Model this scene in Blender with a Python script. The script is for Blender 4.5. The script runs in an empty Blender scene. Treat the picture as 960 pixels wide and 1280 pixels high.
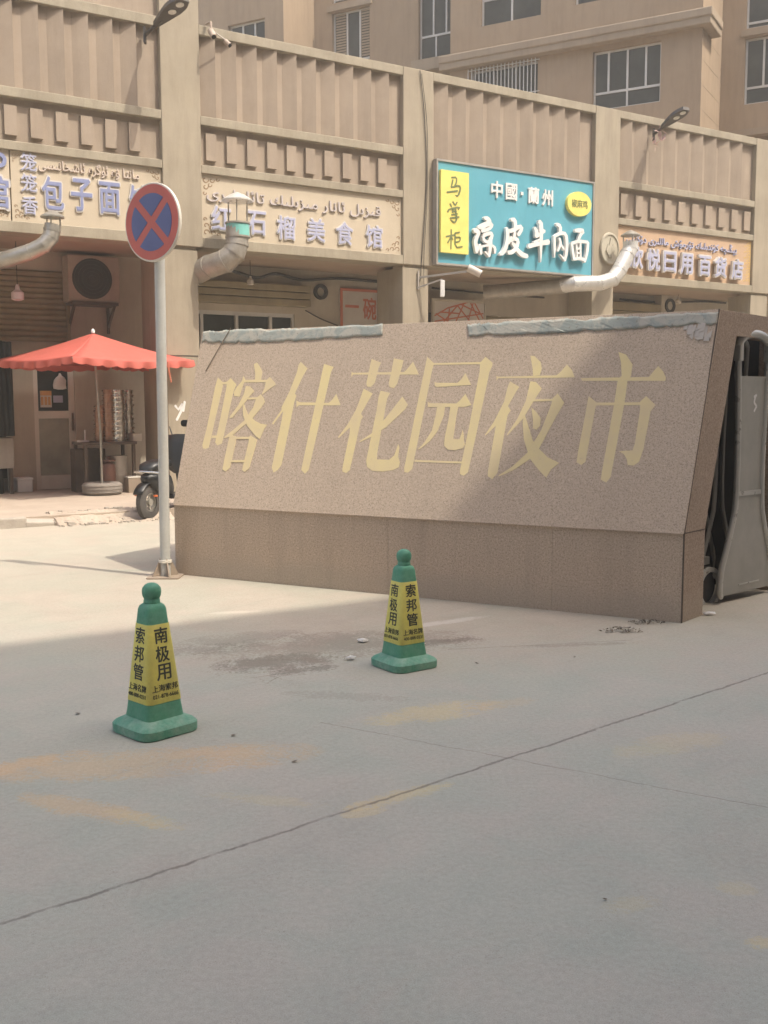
import bpy, bmesh, math, random
from mathutils import Vector, Matrix, noise
from mathutils.geometry import tessellate_polygon
random.seed(7)
sc = bpy.context.scene
COL = sc.collection
R = math.radians

# ------------------------------------------------------------------ camera, sky, sun, exposure
F, PITCH, ROLL, CH = 1301.1, 0.10555, 0.00267, 1.6          # focal length in photo pixels (960 x 1280)
cp, sp, cr, sr = math.cos(PITCH), math.sin(PITCH), math.cos(ROLL), math.sin(ROLL)
_f = Vector((0, cp, -sp)); _d0 = Vector((0, -sp, -cp)); _r0 = Vector((1, 0, 0))
_r = cr * _r0 + sr * _d0; _d = -sr * _r0 + cr * _d0
cam = bpy.data.objects.new('camera', bpy.data.cameras.new('camera')); COL.objects.link(cam)
cam.data.sensor_fit = 'VERTICAL'; cam.data.sensor_height = 36.0; cam.data.lens = 36.0 * F / 1280.0
cam.data.clip_start = 0.05; cam.data.clip_end = 1000
cam.matrix_world = Matrix(((_r.x, -_d.x, -_f.x, 0), (_r.y, -_d.y, -_f.y, 0), (_r.z, -_d.z, -_f.z, CH), (0, 0, 0, 1)))
sc.camera = cam
EYE = Vector((0, 0, CH))

SUN_EL = R(58.5); _az = Vector((0.868, -0.497, 0)).normalized()
SUN = (_az * math.cos(SUN_EL) + Vector((0, 0, math.sin(SUN_EL)))).normalized()
w = bpy.data.worlds.new('World'); sc.world = w; w.use_nodes = True
nt = w.node_tree; bg = nt.nodes['Background']
sky = nt.nodes.new('ShaderNodeTexSky'); sky.sky_type = 'NISHITA'; sky.sun_disc = False
sky.sun_elevation = SUN_EL; sky.sun_rotation = math.atan2(_az.x, _az.y)
sky.air_density = 1.0; sky.dust_density = 6.0; sky.ozone_density = 0.6
nt.links.new(sky.outputs[0], bg.inputs[0]); bg.inputs[1].default_value = 0.15
sun = bpy.data.objects.new('sun', bpy.data.lights.new('sun', 'SUN')); COL.objects.link(sun)
sun.data.energy = 2.0; sun.data.angle = R(0.6); sun.data.color = (1.0, 0.93, 0.80)
sun.rotation_euler = SUN.to_track_quat('Z', 'Y').to_euler()
sc.view_settings.view_transform = 'Standard'; sc.view_settings.look = 'None'
sc.view_settings.gamma = 1.0; sc.view_settings.use_curve_mapping = False
sc.view_settings.exposure = 1.19

# ------------------------------------------------------------------ frames and pixel picks
def frame(o, x, y, z):
    return Matrix(((x[0], y[0], z[0], o[0]), (x[1], y[1], z[1], o[1]), (x[2], y[2], z[2], o[2]), (0, 0, 0, 1)))
UP = Vector((0, 0, 1))
FY = 1.00457
FD = Vector((math.sin(FY), math.cos(FY), 0)); FE = Vector((-math.cos(FY), math.sin(FY), 0))
FAC = frame((0, 19.148, 0), FD, FE, UP)                       # street facade: x along, y into the building
WX = Vector((0.8796, -0.4757, 0)).normalized(); WYv = Vector((0.4757, 0.8796, 0)).normalized()
WALL = frame((0, 8.579, 0), WX, WYv, UP)                      # granite name wall
ZM, ZT, SB = 0.655, 2.263, 0.484
_sl = Vector((0, SB, ZT - ZM)); SLEN = _sl.length; _sl = _sl / SLEN
SLAB = WALL @ frame((0, 0, ZM), (1, 0, 0), (0, _sl.z, -_sl.y), _sl)
GX = (WX * 0.214 + WYv * 0.977).normalized(); GY = Vector((-GX.y, GX.x, 0))
_ec = WALL @ Vector((2.45, 0, 0))
ENDF = frame(_ec, GX, GY, UP)                                 # end face of the gate housing
_gx = Vector((0.75, 0.66, 0)).normalized(); _gy = Vector((-_gx.y, _gx.x, 0))
GATEF = frame(_ec + _gy * .16, _gx, _gy, UP)                 # plane of the folded gate inside the housing
APX = Vector((0.867, -0.498, 0)).normalized(); APY = Vector((0.498, 0.867, 0)).normalized()

def ray(u, v):
    return _r * ((u - 480) / F) + _d * ((v - 640) / F) + _f
def pick(M, u, v, y=0.0):
    """where the line of sight of a photo pixel meets the plane y = const of a frame"""
    Mi = M.inverted(); o = Mi @ EYE; d = Mi.to_3x3() @ ray(u, v)
    t = (y - o.y) / d.y
    return o + d * t
def fp(u, v, y=0.0): return pick(FAC, u, v, y)
def ground(u, v, z=0.0):
    d = ray(u, v); return EYE + d * ((z - CH) / d.z)

# ------------------------------------------------------------------ mesh helpers
ROOTM = {}
ID = Matrix.Identity(4)
class MB:
    def __init__(s, fr=None):
        s.v = []; s.f = []; s.fr = fr
    def add(s, vs, fs):
        n = len(s.v); s.v += [Vector(a) for a in vs]; s.f += [tuple(i + n for i in q) for q in fs]; return s
    def box(s, x0, x1, y0, y1, z0, z1):
        return s.add([(x0, y0, z0), (x1, y0, z0), (x1, y1, z0), (x0, y1, z0), (x0, y0, z1), (x1, y0, z1), (x1, y1, z1), (x0, y1, z1)],
              [(0, 3, 2, 1), (4, 5, 6, 7), (0, 1, 5, 4), (1, 2, 6, 5), (2, 3, 7, 6), (3, 0, 4, 7)])
    def bar(s, a, b, wd, ht, up=UP):
        a = Vector(a); b = Vector(b); t = (b - a).normalized(); sd = t.cross(Vector(up))
        sd = (sd if sd.length > 1e-4 else t.cross(Vector((1, 0, 0)))).normalized(); u = sd.cross(t)
        vs = [p + sd * (i * wd / 2) + u * (j * ht / 2) for p in (a, b) for i, j in ((-1, -1), (1, -1), (1, 1), (-1, 1))]
        return s.add(vs, [(0, 3, 2, 1), (4, 5, 6, 7), (0, 1, 5, 4), (1, 2, 6, 5), (2, 3, 7, 6), (3, 0, 4, 7)])
    def prism(s, poly, y0, y1):
        """polygon in x,z pushed from y0 to y1"""
        n = len(poly); vs = [(x, y0, z) for x, z in poly] + [(x, y1, z) for x, z in poly]
        tri = tessellate_polygon([[Vector((x, z, 0)) for x, z in poly]])
        fs = [tuple(t) for t in tri] + [tuple(i + n for i in reversed(t)) for t in tri]
        fs += [(i, (i + 1) % n, (i + 1) % n + n, i + n) for i in range(n)]
        return s.add(vs, fs)
    def hprism(s, poly, z0, z1):
        """polygon in x,y pushed from z0 to z1"""
        n = len(poly); vs = [(x, y, z0) for x, y in poly] + [(x, y, z1) for x, y in poly]
        tri = tessellate_polygon([[Vector((x, y, 0)) for x, y in poly]])
        fs = [tuple(t) for t in tri] + [tuple(i + n for i in reversed(t)) for t in tri]
        fs += [(i, (i + 1) % n, (i + 1) % n + n, i + n) for i in range(n)]
        return s.add(vs, fs)
    def tube(s, pts, rad, n=12, cap=True):
        pts = [Vector(p) for p in pts]; m = len(pts)
        rad = rad if isinstance(rad, (list, tuple)) else [rad] * m
        u = None; rings = []
        for i, p in enumerate(pts):
            t = (pts[min(i + 1, m - 1)] - pts[max(i - 1, 0)]).normalized()
            if u is None:
                u = t.cross(UP); u = (u if u.length > 1e-3 else t.cross(Vector((1, 0, 0)))).normalized()
            else: u = (u - t * u.dot(t)).normalized()
            b = t.cross(u)
            rings.append([p + (u * math.cos(2 * math.pi * k / n) + b * math.sin(2 * math.pi * k / n)) * rad[i] for k in range(n)])
        vs = [q for r_ in rings for q in r_]
        fs = [(i * n + k, i * n + (k + 1) % n, (i + 1) * n + (k + 1) % n, (i + 1) * n + k) for i in range(m - 1) for k in range(n)]
        if cap: fs += [tuple(reversed(range(n))), tuple((m - 1) * n + k for k in range(n))]
        return s.add(vs, fs)
    def lathe(s, prof, n=24, o=(0, 0, 0), sx=1, sy=1):
        o = Vector(o); m = len(prof)
        vs = [o + Vector((r_ * math.cos(2 * math.pi * k / n) * sx, r_ * math.sin(2 * math.pi * k / n) * sy, z)) for r_, z in prof for k in range(n)]
        fs = [(i * n + k, i * n + (k + 1) % n, (i + 1) * n + (k + 1) % n, (i + 1) * n + k) for i in range(m - 1) for k in range(n)]
        if prof[0][0] > 1e-4: fs.append(tuple(reversed(range(n))))
        if prof[-1][0] > 1e-4: fs.append(tuple((m - 1) * n + k for k in range(n)))
        return s.add(vs, fs)
    def discy(s, cx, cz, y0, y1, rx, rz=None, n=36, r0=0.0):
        """disc or ring standing in the x,z plane"""
        rz = rz or rx
        def ring(k, y): return [(cx + k * rx * math.cos(2 * math.pi * i / n), y, cz + k * rz * math.sin(2 * math.pi * i / n)) for i in range(n)]
        if r0 <= 0:
            vs = ring(1, y0) + ring(1, y1)
            fs = [tuple(range(n)), tuple(reversed(range(n, 2 * n)))] + [(i, i + n, (i + 1) % n + n, (i + 1) % n) for i in range(n)]
        else:
            vs = ring(1, y0) + ring(1, y1) + ring(r0, y0) + ring(r0, y1); fs = []
            for i in range(n):
                j = (i + 1) % n
                fs += [(i, i + n, j + n, j), (i, j, 2 * n + j, 2 * n + i), (2 * n + i, 2 * n + j, 3 * n + j, 3 * n + i), (n + i, 3 * n + i, 3 * n + j, n + j)]
        return s.add(vs, fs)
    def rsq(s, rings, seg=4):
        """rounded-square loft: (z, half width, corner radius)"""
        N = 4 * (seg + 1); vs = []
        for z, h, r_ in rings:
            r_ = min(r_, h * 0.999)
            for q in range(4):
                a0 = q * math.pi / 2; c = Vector(((h - r_) * (1 if q in (0, 3) else -1), (h - r_) * (1 if q in (0, 1) else -1), z))
                for k in range(seg + 1):
                    a = a0 + math.pi / 2 * k / seg; vs.append(c + Vector((math.cos(a) * r_, math.sin(a) * r_, 0)))
        m = len(rings)
        fs = [(i * N + k, i * N + (k + 1) % N, (i + 1) * N + (k + 1) % N, (i + 1) * N + k) for i in range(m - 1) for k in range(N)]
        fs += [tuple(reversed(range(N))), tuple((m - 1) * N + k for k in range(N))]
        return s.add(vs, fs)
    def ribbon(s, pts, wd, y, th=0.004):
        """brush stroke in the x,z plane"""
        P = [Vector((p[0], p[1])) for p in pts]; m = len(P); wd = wd if isinstance(wd, (list, tuple)) else [wd] * m
        L = []; Rr = []
        for i in range(m):
            t = (P[min(i + 1, m - 1)] - P[max(i - 1, 0)]).normalized(); nn = Vector((-t.y, t.x)) * wd[i] / 2
            L.append(P[i] + nn); Rr.append(P[i] - nn)
        t0 = (P[0] - P[1]).normalized() * wd[0] * .35; t1 = (P[-1] - P[-2]).normalized() * wd[-1] * .35
        poly = [P[0] + t0] + L + [P[-1] + t1] + Rr[::-1]
        for i in range(m - 1):
            q = [L[i], L[i + 1], Rr[i + 1], Rr[i]]; s.prism([(a.x, a.y) for a in q], y, y + th)
        s.prism([(a.x, a.y) for a in (L[0], Rr[0], P[0] + t0)], y, y + th); s.prism([(a.x, a.y) for a in (L[-1], Rr[-1], P[-1] + t1)], y, y + th)
        return s
    def build(s, name, mat, parent=None, smooth=False, bevel=0, **props):
        fr = s.fr if s.fr is not None else (ROOTM[parent.name] if parent else ID)
        M = (ROOTM[parent.name].inverted() @ fr) if parent else fr
        me = bpy.data.meshes.new(name); me.from_pydata([M @ a for a in s.v], [], s.f); me.update()
        bm = bmesh.new(); bm.from_mesh(me); bmesh.ops.recalc_face_normals(bm, faces=bm.faces); bm.to_mesh(me); bm.free()
        o = bpy.data.objects.new(name, me); COL.objects.link(o)
        if mat: me.materials.append(mat)
        if parent: o.parent = parent; ROOTM[o.name] = ROOTM[parent.name]
        else: ROOTM[o.name] = ID
        if smooth:
            for p in me.polygons: p.use_smooth = True
            me.set_sharp_from_angle(angle=R(smooth if smooth > 1 else 40))
        if bevel:
            b = o.modifiers.new('bevel', 'BEVEL'); b.width = bevel; b.segments = 2; b.limit_method = 'ANGLE'; b.angle_limit = R(50)
        for k, v in props.items(): o[k] = v
        return o

def tag(o, label, cat, group=None):
    o['label'] = label; o['category'] = cat
    if group: o['group'] = group
    return o
def thing(name, label, cat, loc=(0, 0, 0), rotz=0.0, group=None):
    o = bpy.data.objects.new(name, None); COL.objects.link(o); o.empty_display_size = 0.2
    o.location = loc; o.rotation_euler = (0, 0, rotz)
    ROOTM[o.name] = Matrix.Translation(Vector(loc)) @ Matrix.Rotation(rotz, 4, 'Z')
    return tag(o, label, cat, group)
FROT = math.atan2(FD.y, FD.x); WROT = math.atan2(WX.y, WX.x)
def fthing(name, label, cat, s, y, z, group=None): return thing(name, label, cat, FAC @ Vector((s, y, z)), FROT, group)
def structure(o): o['kind'] = 'structure'; return o
def copy_tree(o, parent=None, root=None):
    c = o.copy(); COL.objects.link(c)
    if parent: c.parent = parent
    for ch in list(o.children): copy_tree(ch, c)
    return c

# text as meshes
def text_geo(body, depth=0.01, off=0.0, res=3):
    c = bpy.data.curves.new('text', 'FONT'); c.body = body; c.size = 1; c.extrude = depth / 2; c.offset = off; c.resolution_u = res
    o = bpy.data.objects.new('text', c); COL.objects.link(o); bpy.context.view_layer.update()
    m = bpy.data.meshes.new_from_object(o.evaluated_get(bpy.context.evaluated_depsgraph_get()))
    vs = [v.co.copy() for v in m.vertices]; fs = [tuple(p.vertices) for p in m.polygons]
    bpy.data.objects.remove(o); bpy.data.curves.remove(c); bpy.data.meshes.remove(m)
    return vs, fs
def put_text(mb, body, cx, cz, wd, ht, y, depth=0.01, off=0.0, shear=0.0, slope=0.0):
    vs, fs = text_geo(body, 1.0, 0.0)
    if not vs: return
    x0 = min(v.x for v in vs); x1 = max(v.x for v in vs); z0 = min(v.y for v in vs); z1 = max(v.y for v in vs)
    out = []
    for v in vs:
        x = ((v.x - x0) / max(x1 - x0, 1e-6) - .5) * wd; z = ((v.y - z0) / max(z1 - z0, 1e-6) - .5) * ht
        out.append((cx + x + z * shear, y - (v.z + .5) * depth, cz + z + x * slope))
    mb.add(out, fs)
    if off > 0:                                               # heavier weight: copies a hair apart
        kx, kz = off * wd / max(len(body), 1), off * ht
        for j in range(8):
            a = j * math.pi / 4 + .01
            mb.add([(p_[0] + kx * math.cos(a), p_[1] + .0002 * (j + 1), p_[2] + kz * math.sin(a)) for p_ in out], fs)
AR = {'ا': (0xFE8D, 0xFE8E), 'ئ': (0xFE89, 0xFE8A, 0xFE8B, 0xFE8C), 'ە': (0xFEE9, 0xFEEA), 'ى': (0xFEEF, 0xFEF0, 0xFBE8, 0xFBE9),
      'ق': (0xFED5, 0xFED6, 0xFED7, 0xFED8), 'ز': (0xFEAF, 0xFEB0), 'ل': (0xFEDD, 0xFEDE, 0xFEDF, 0xFEE0), 'ن': (0xFEE5, 0xFEE6, 0xFEE7, 0xFEE8),
      'ر': (0xFEAD, 0xFEAE), 'م': (0xFEE1, 0xFEE2, 0xFEE3, 0xFEE4), 'ك': (0xFED9, 0xFEDA, 0xFEDB, 0xFEDC), 'ت': (0xFE95, 0xFE96, 0xFE97, 0xFE98),
      'د': (0xFEA9, 0xFEAA), 'ۇ': (0xFBD7, 0xFBD8), 'ۈ': (0xFBDB, 0xFBDC), 'ې': (0xFBE4, 0xFBE5, 0xFBE6, 0xFBE7), 'ڭ': (0xFBD3, 0xFBD4, 0xFBD5, 0xFBD6),
      'چ': (0xFB7A, 0xFB7B, 0xFB7C, 0xFB7D), 'ش': (0xFEB5, 0xFEB6, 0xFEB7, 0xFEB8), 'خ': (0xFEA5, 0xFEA6, 0xFEA7, 0xFEA8), 'س': (0xFEB1, 0xFEB2, 0xFEB3, 0xFEB4),
      'گ': (0xFB92, 0xFB93, 0xFB94, 0xFB95), 'ۋ': (0xFBDE, 0xFBDF), 'ي': (0xFEF1, 0xFEF2, 0xFEF3, 0xFEF4)}
def uyghur(t):
    out = []
    for i, ch in enumerate(t):
        if ch not in AR: out.append(ch); continue
        f = AR[ch]; prev = i > 0 and t[i - 1] in AR and len(AR[t[i - 1]]) == 4
        nxt = len(f) == 4 and i + 1 < len(t) and t[i + 1] in AR
        out.append(chr(f[3] if prev and nxt else f[1] if prev else f[2] if nxt else f[0]))
    return ''.join(reversed(out))

# ------------------------------------------------------------------ materials
def lk(nt_, a, b): nt_.links.new(a, b)
def base_mat(name):
    m = bpy.data.materials.new(name); m.use_nodes = True; n = m.node_tree
    return m, n, n.nodes['Principled BSDF']
def nz(n, vec, scale, detail=4, rough=.6, dist=0.0):
    t = n.nodes.new('ShaderNodeTexNoise'); t.inputs['Scale'].default_value = scale; t.inputs['Detail'].default_value = detail
    t.inputs['Roughness'].default_value = rough; t.inputs['Distortion'].default_value = dist; lk(n, vec, t.inputs['Vector']); return t.outputs[0]
def ramp(n, fac, stops):
    r_ = n.nodes.new('ShaderNodeValToRGB'); e = r_.color_ramp.elements
    while len(e) < len(stops): e.new(.5)
    for i, (p, c) in enumerate(stops):
        e[i].position = p; e[i].color = (c, c, c, 1) if not hasattr(c, '__len__') else (*c, 1)
    lk(n, fac, r_.inputs[0]); return r_.outputs[0]
def mixc(n, fac, a, b, mode='MIX'):
    x = n.nodes.new('ShaderNodeMix'); x.data_type = 'RGBA'; x.blend_type = mode
    for s_, v in ((x.inputs[0], fac), (x.inputs[6], a), (x.inputs[7], b)):
        if hasattr(v, 'is_linked'): lk(n, v, s_)
        elif hasattr(v, '__len__'): s_.default_value = (*v, 1)
        else: s_.default_value = v
    return x.outputs[2]
def mth(n, op, a, b=None, clamp=False):
    x = n.nodes.new('ShaderNodeMath'); x.operation = op; x.use_clamp = clamp
    for i, v in enumerate((a, b)):
        if v is None: continue
        if hasattr(v, 'is_linked'): lk(n, v, x.inputs[i])
        else: x.inputs[i].default_value = v
    return x.outputs[0]
def mapping(n, vec, scale=(1, 1, 1), loc=(0, 0, 0), rot=(0, 0, 0)):
    m = n.nodes.new('ShaderNodeMapping'); m.inputs['Scale'].default_value = scale; m.inputs['Location'].default_value = loc; m.inputs['Rotation'].default_value = rot
    lk(n, vec, m.inputs['Vector']); return m.outputs[0]
def bump(n, b, h, strength=.3, dist=.01):
    x = n.nodes.new('ShaderNodeBump'); x.inputs['Strength'].default_value = strength; x.inputs['Distance'].default_value = dist
    lk(n, h, x.inputs['Height']); lk(n, x.outputs[0], b.inputs['Normal'])
def coord(n, kind='Object'): return n.nodes.new('ShaderNodeTexCoord').outputs[kind]
def worn(name, c, c2=None, scale=2.0, rough=.75, streak=0.0, fine=0.12, metallic=0.0, bmp=.15, spec=.5, fscale=60):
    """a weathered surface: broad patches between two tones, optional vertical streaks, fine grain"""
    m, n, b = base_mat(name); co = coord(n); c2 = c2 or tuple(x * .8 for x in c)
    col = mixc(n, ramp(n, nz(n, co, scale, 6, .65), [(.35, 0.0), (.68, 1.0)]), c, c2)
    if streak:
        st = ramp(n, nz(n, mapping(n, co, (3.2, 3.2, .4)), 1.6, 6, .7), [(.46, 0.0), (.76, 1.0)])
        col = mixc(n, mth(n, 'MULTIPLY', st, streak), col, tuple(x * .62 for x in c2))
    fn = nz(n, co, fscale, 3, .7)
    col = mixc(n, 1.0, col, ramp(n, fn, [(.3, 1 - fine), (.7, 1 + 0 * fine)]), 'MULTIPLY')
    lk(n, col, b.inputs['Base Color']); b.inputs['Metallic'].default_value = metallic; b.inputs['Specular IOR Level'].default_value = spec
    lk(n, ramp(n, nz(n, co, scale * 3, 4), [(.3, max(rough - .12, .03)), (.7, min(rough + .1, 1.0))]), b.inputs['Roughness'])
    if bmp: bump(n, b, fn, bmp, .004)
    return m
def plain(name, c, rough=.5, metallic=0.0): return worn(name, c, tuple(x * .86 for x in c), 3.0, rough, 0, .05, metallic, .03)

M_PAINT = worn('building_paint', (.375, .312, .23), (.305, .25, .185), 1.1, .85, .45, .10, 0, .2)
M_BEAM = worn('beam_render', (.385, .338, .257), (.29, .25, .185), 1.6, .85, .5, .14, 0, .25)
M_PILLAR = worn('pillar_render', (.385, .33, .248), (.315, .268, .20), .9, .85, .5, .10, 0, .2)
M_PANEL = worn('panel_paint', (.37, .298, .23), (.315, .252, .195), 1.4, .85, .4, .08, 0, .2)
M_LOWER = worn('pillar_tile', (.36, .29, .225), (.31, .245, .185), 1.3, .7, .25, .10, 0, .15)
M_SOFFIT = worn('soffit_paint', (.40, .31, .235), (.32, .25, .19), 1.0, .9, 0, .1)
M_SHOPWALL = worn('shop_wall_paint', (.53, .475, .385), (.44, .385, .305), 1.2, .85, .3, .1)
M_SHUTTER = worn('shutter_metal', (.36, .30, .19), (.28, .23, .15), 2, .5, .3, .1, .3)
M_APT = worn('apartment_render', (.385, .288, .195), (.325, .24, .163), .5, .9, .4, .10, 0, .15)
M_APTTRIM = worn('apartment_trim', (.37, .295, .215), (.325, .255, .185), .8, .9, .35, .1)
M_ALU = plain('window_aluminium', (.62, .60, .56), .45, .2)
M_GLASS = None
def glassmat(name, c, rough=.08):
    m, n, b = base_mat(name); co = coord(n)
    lk(n, mixc(n, ramp(n, nz(n, co, 1.7, 4), [(.35, 0.0), (.7, 1.0)]), c, tuple(x * 1.7 + .01 for x in c)), b.inputs['Base Color'])
    b.inputs['Roughness'].default_value = rough; b.inputs['Specular IOR Level'].default_value = .35; return m
M_GLASS = glassmat('dusty_window_glass', (.028, .029, .024), .25)
M_GLASSD = glassmat('dark_shop_glass', (.028, .03, .026), .12)
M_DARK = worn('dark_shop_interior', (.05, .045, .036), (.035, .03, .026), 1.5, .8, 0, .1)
M_BLACK = plain('black_cloth', (.02, .02, .019), .9)
M_CREAM = worn('sign_board_cream', (.53, .455, .345), (.49, .415, .31), 2, .65, .12, .06)
M_ORANGEB = worn('sign_board_orange', (.54, .375, .25), (.50, .345, .22), 2, .65, .15, .08)
M_BLUE = plain('blue_letter_face', (.24, .27, .45), .6)
M_LILAC = plain('faded_blue_letter_face', (.43, .44, .59), .6)
M_WHITE = plain('white_acrylic', (.80, .79, .77), .4)
M_LETSIDE = plain('letter_outline_white', (.62, .59, .56), .5)
M_TAN = plain('tan_letter', (.60, .51, .44), .6)
M_BROWN = plain('brown_filigree', (.30, .20, .12), .8)
M_GOLDF = plain('gold_filigree', (.74, .52, .16), .6)
M_TEAL = worn('teal_sign_face', (.115, .375, .47), (.10, .345, .435), 1.2, .45, .2, .04)
M_TEALFR = worn('sign_frame_grey', (.45, .42, .38), (.36, .33, .30), 3, .5, 0, .1, .4)
M_YEL = plain('yellow_sign_panel', (.84, .72, .20), .45)
M_OLIVE = plain('dark_green_letter', (.16, .20, .08), .6)
M_GALV = worn('galvanised_duct', (.52, .50, .45), (.36, .33, .28), 4, .42, .2, .1, .75)
M_DUCTW = worn('white_duct', (.72, .71, .68), (.58, .56, .52), 3, .35, .2, .08, .35)
M_DUCTD = worn('greasy_and_shaded_duct', (.43, .40, .355), (.32, .285, .235), 4, .5, .4, .15, .4)
M_TEALP = plain('teal_band_paint', (.20, .52, .47), .45)
M_LAMP = plain('lamp_housing_dark', (.09, .08, .07), .5, .3)
M_LENS = plain('lamp_lens', (.68, .66, .60), .3)
M_PINK = plain('faded_pink_cloth', (.62, .42, .38), .9)
M_CABLE = plain('cable_black', (.05, .045, .04), .7)
M_POLE = worn('sign_pole_paint', (.52, .52, .49), (.44, .43, .40), 3, .5, .35, .08, .1)
M_RED = plain('sign_red', (.56, .13, .10), .45)
M_SBLUE = plain('sign_blue', (.105, .13, .30), .45)
M_RIM = plain('sign_rim', (.70, .66, .58), .4)
M_CONEG = worn('cone_green_rubber', (.085, .32, .195), (.15, .37, .25), 12, .65, .3, .16, 0, .2)
M_CONEB = worn('cone_base_dusty_green', (.10, .33, .22), (.27, .42, .32), 14, .8, 0, .2, 0, .3)
M_CONEY = worn('cone_yellow_sleeve', (.82, .74, .16), (.74, .66, .19), 9, .55, .5, .10, 0, .05)
M_INK = plain('dark_print', (.055, .06, .05), .7)
M_UMB = worn('red_umbrella_cloth', (.72, .12, .085), (.62, .10, .075), 2.5, .7, 0, .06)
M_TYRE = worn('dusty_tyre', (.27, .24, .21), (.20, .175, .15), 7, .9, 0, .12, 0, .4)
M_RUBBER = worn('tyre_rubber', (.06, .055, .05), (.10, .09, .08), 8, .85, 0, .1)
M_SCB = plain('scooter_black', (.02, .02, .02), .42)
M_CHROME = plain('chrome', (.65, .64, .62), .2, .9)
M_ORANGE = plain('orange_reflector', (.65, .16, .05), .35)
M_STEEL = plain('steamer_steel', (.80, .77, .72), .27, 1.0)
M_COPPER = plain('steamer_copper', (.50, .31, .22), .34, .75)
M_WOOD = worn('dark_wood', (.13, .095, .07), (.09, .065, .05), 4, .7, .3, .1)
M_BARREL = worn('grey_barrel', (.40, .36, .31), (.32, .28, .24), 3, .6, .3, .1)
M_RUSTC = worn('rusty_cylinder', (.24, .12, .085), (.17, .09, .07), 4, .6, .3, .12)
M_DOOR = worn('door_aluminium', (.74, .69, .62), (.66, .60, .52), 3, .5, .2, .08, .1)
M_PBAG = plain('white_plastic', (.74, .72, .70), .45)
M_PAPER = plain('paper', (.70, .67, .60), .8)
M_PAPERO = plain('orange_print', (.66, .36, .14), .8)
M_ACW = worn('ac_casing', (.44, .36, .29), (.36, .28, .22), 3, .6, .3, .1)
M_GATE = worn('stainless_gate', (.44, .43, .39), (.36, .355, .32), 3, .45, .25, .04, .35, 0)
M_GATEL = worn('stainless_edge', (.56, .55, .51), (.48, .475, .44), 3, .35, 0, .02, .4, 0)
M_CURB = worn('kerb_stone', (.46, .41, .35), (.36, .32, .27), 5, .9, 0, .2, 0, .4)
M_POSTR = plain('faded_red_print', (.55, .17, .10), .7)
M_POSTW = worn('poster_white', (.58, .53, .47), (.50, .45, .40), 2, .6, 0, .05)
M_BANNER = None
M_PLAS = worn('cream_plaster', (.52, .48, .385), (.46, .42, .33), 5, .8, .1, .1)

def granite(name, a, b_, c, stain=0.0, vs=1.0):
    m, n, b = base_mat(name); co = coord(n)
    g = nz(n, co, 64 * vs, 3, .75); g2 = nz(n, co, 110 * vs, 2, .6)
    col = ramp(n, g, [(.34, a), (.47, b_), (.55, b_), (.64, c)])
    col = mixc(n, mth(n, 'MULTIPLY', ramp(n, g2, [(.55, 0.0), (.64, 1.0)]), .55), col, tuple(x * .45 for x in a))
    col = mixc(n, ramp(n, nz(n, co, .9, 5, .6), [(.3, 0.0), (.75, .22)]), col, tuple(x * .7 for x in b_))
    if stain:
        st = ramp(n, nz(n, mapping(n, co, (3, 3, .3)), 1.5, 6, .7), [(.48, 0.0), (.8, 1.0)])
        col = mixc(n, mth(n, 'MULTIPLY', st, stain), col, tuple(x * .55 for x in b_))
        st2 = ramp(n, nz(n, mapping(n, co, (14, 14, .3), (3, 1, 0)), 1.5, 3, .7), [(.63, 0.0), (.74, 1.0)])
        col = mixc(n, mth(n, 'MULTIPLY', st2, stain * .35), col, c)
        # splash dirt rising from the pavement
        sz = n.nodes.new('ShaderNodeSeparateXYZ'); lk(n, co, sz.inputs[0])
        hz = mth(n, 'ADD', sz.outputs[2], mth(n, 'MULTIPLY', nz(n, co, 4, 4), -.25))
        col = mixc(n, ramp(n, hz, [(0.0, .45), (.12, 0.0)]), col, (.40, .34, .27))
    lk(n, col, b.inputs['Base Color']); b.inputs['Roughness'].default_value = .75; b.inputs['Specular IOR Level'].default_value = .3
    bump(n, b, g, .12, .003); return m
M_GRAN = granite('granite_slab', (.43, .335, .25), (.565, .45, .345), (.645, .53, .415), .2)
M_GRANB = granite('granite_base', (.38, .29, .215), (.56, .44, .33), (.68, .555, .425), .5)
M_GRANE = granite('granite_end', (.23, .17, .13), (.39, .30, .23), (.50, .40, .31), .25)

def cloth(name, c):
    m = worn(name, c, tuple(x * .88 for x in c), 2.5, .75, 0, .05); n = m.node_tree; b = n.nodes['Principled BSDF']
    tr = n.nodes.new('ShaderNodeBsdfTranslucent'); tr.inputs[0].default_value = (*c, 1); mx = n.nodes.new('ShaderNodeMixShader'); mx.inputs[0].default_value = .3
    lk(n, b.outputs[0], mx.inputs[1]); lk(n, tr.outputs[0], mx.inputs[2]); lk(n, mx.outputs[0], n.nodes['Material Output'].inputs[0]); return m
M_UMB = cloth('red_umbrella_cloth', (.70, .18, .14))
def goldmat():
    m, n, b = base_mat('worn_gold_paint'); co = coord(n)
    col = mixc(n, ramp(n, nz(n, co, 2.2, 6, .7), [(.35, 0.0), (.7, 1.0)]), (.77, .64, .34), (.70, .57, .36))
    col = mixc(n, ramp(n, nz(n, co, 34, 5, .75), [(.60, 0.0), (.74, .6)]), col, (.52, .42, .33))
    lk(n, col, b.inputs['Base Color']); b.inputs['Roughness'].default_value = .7; b.inputs['Specular IOR Level'].default_value = .3
    bump(n, b, nz(n, co, 70, 3), .2, .003); return m
M_GOLD = goldmat()

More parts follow.
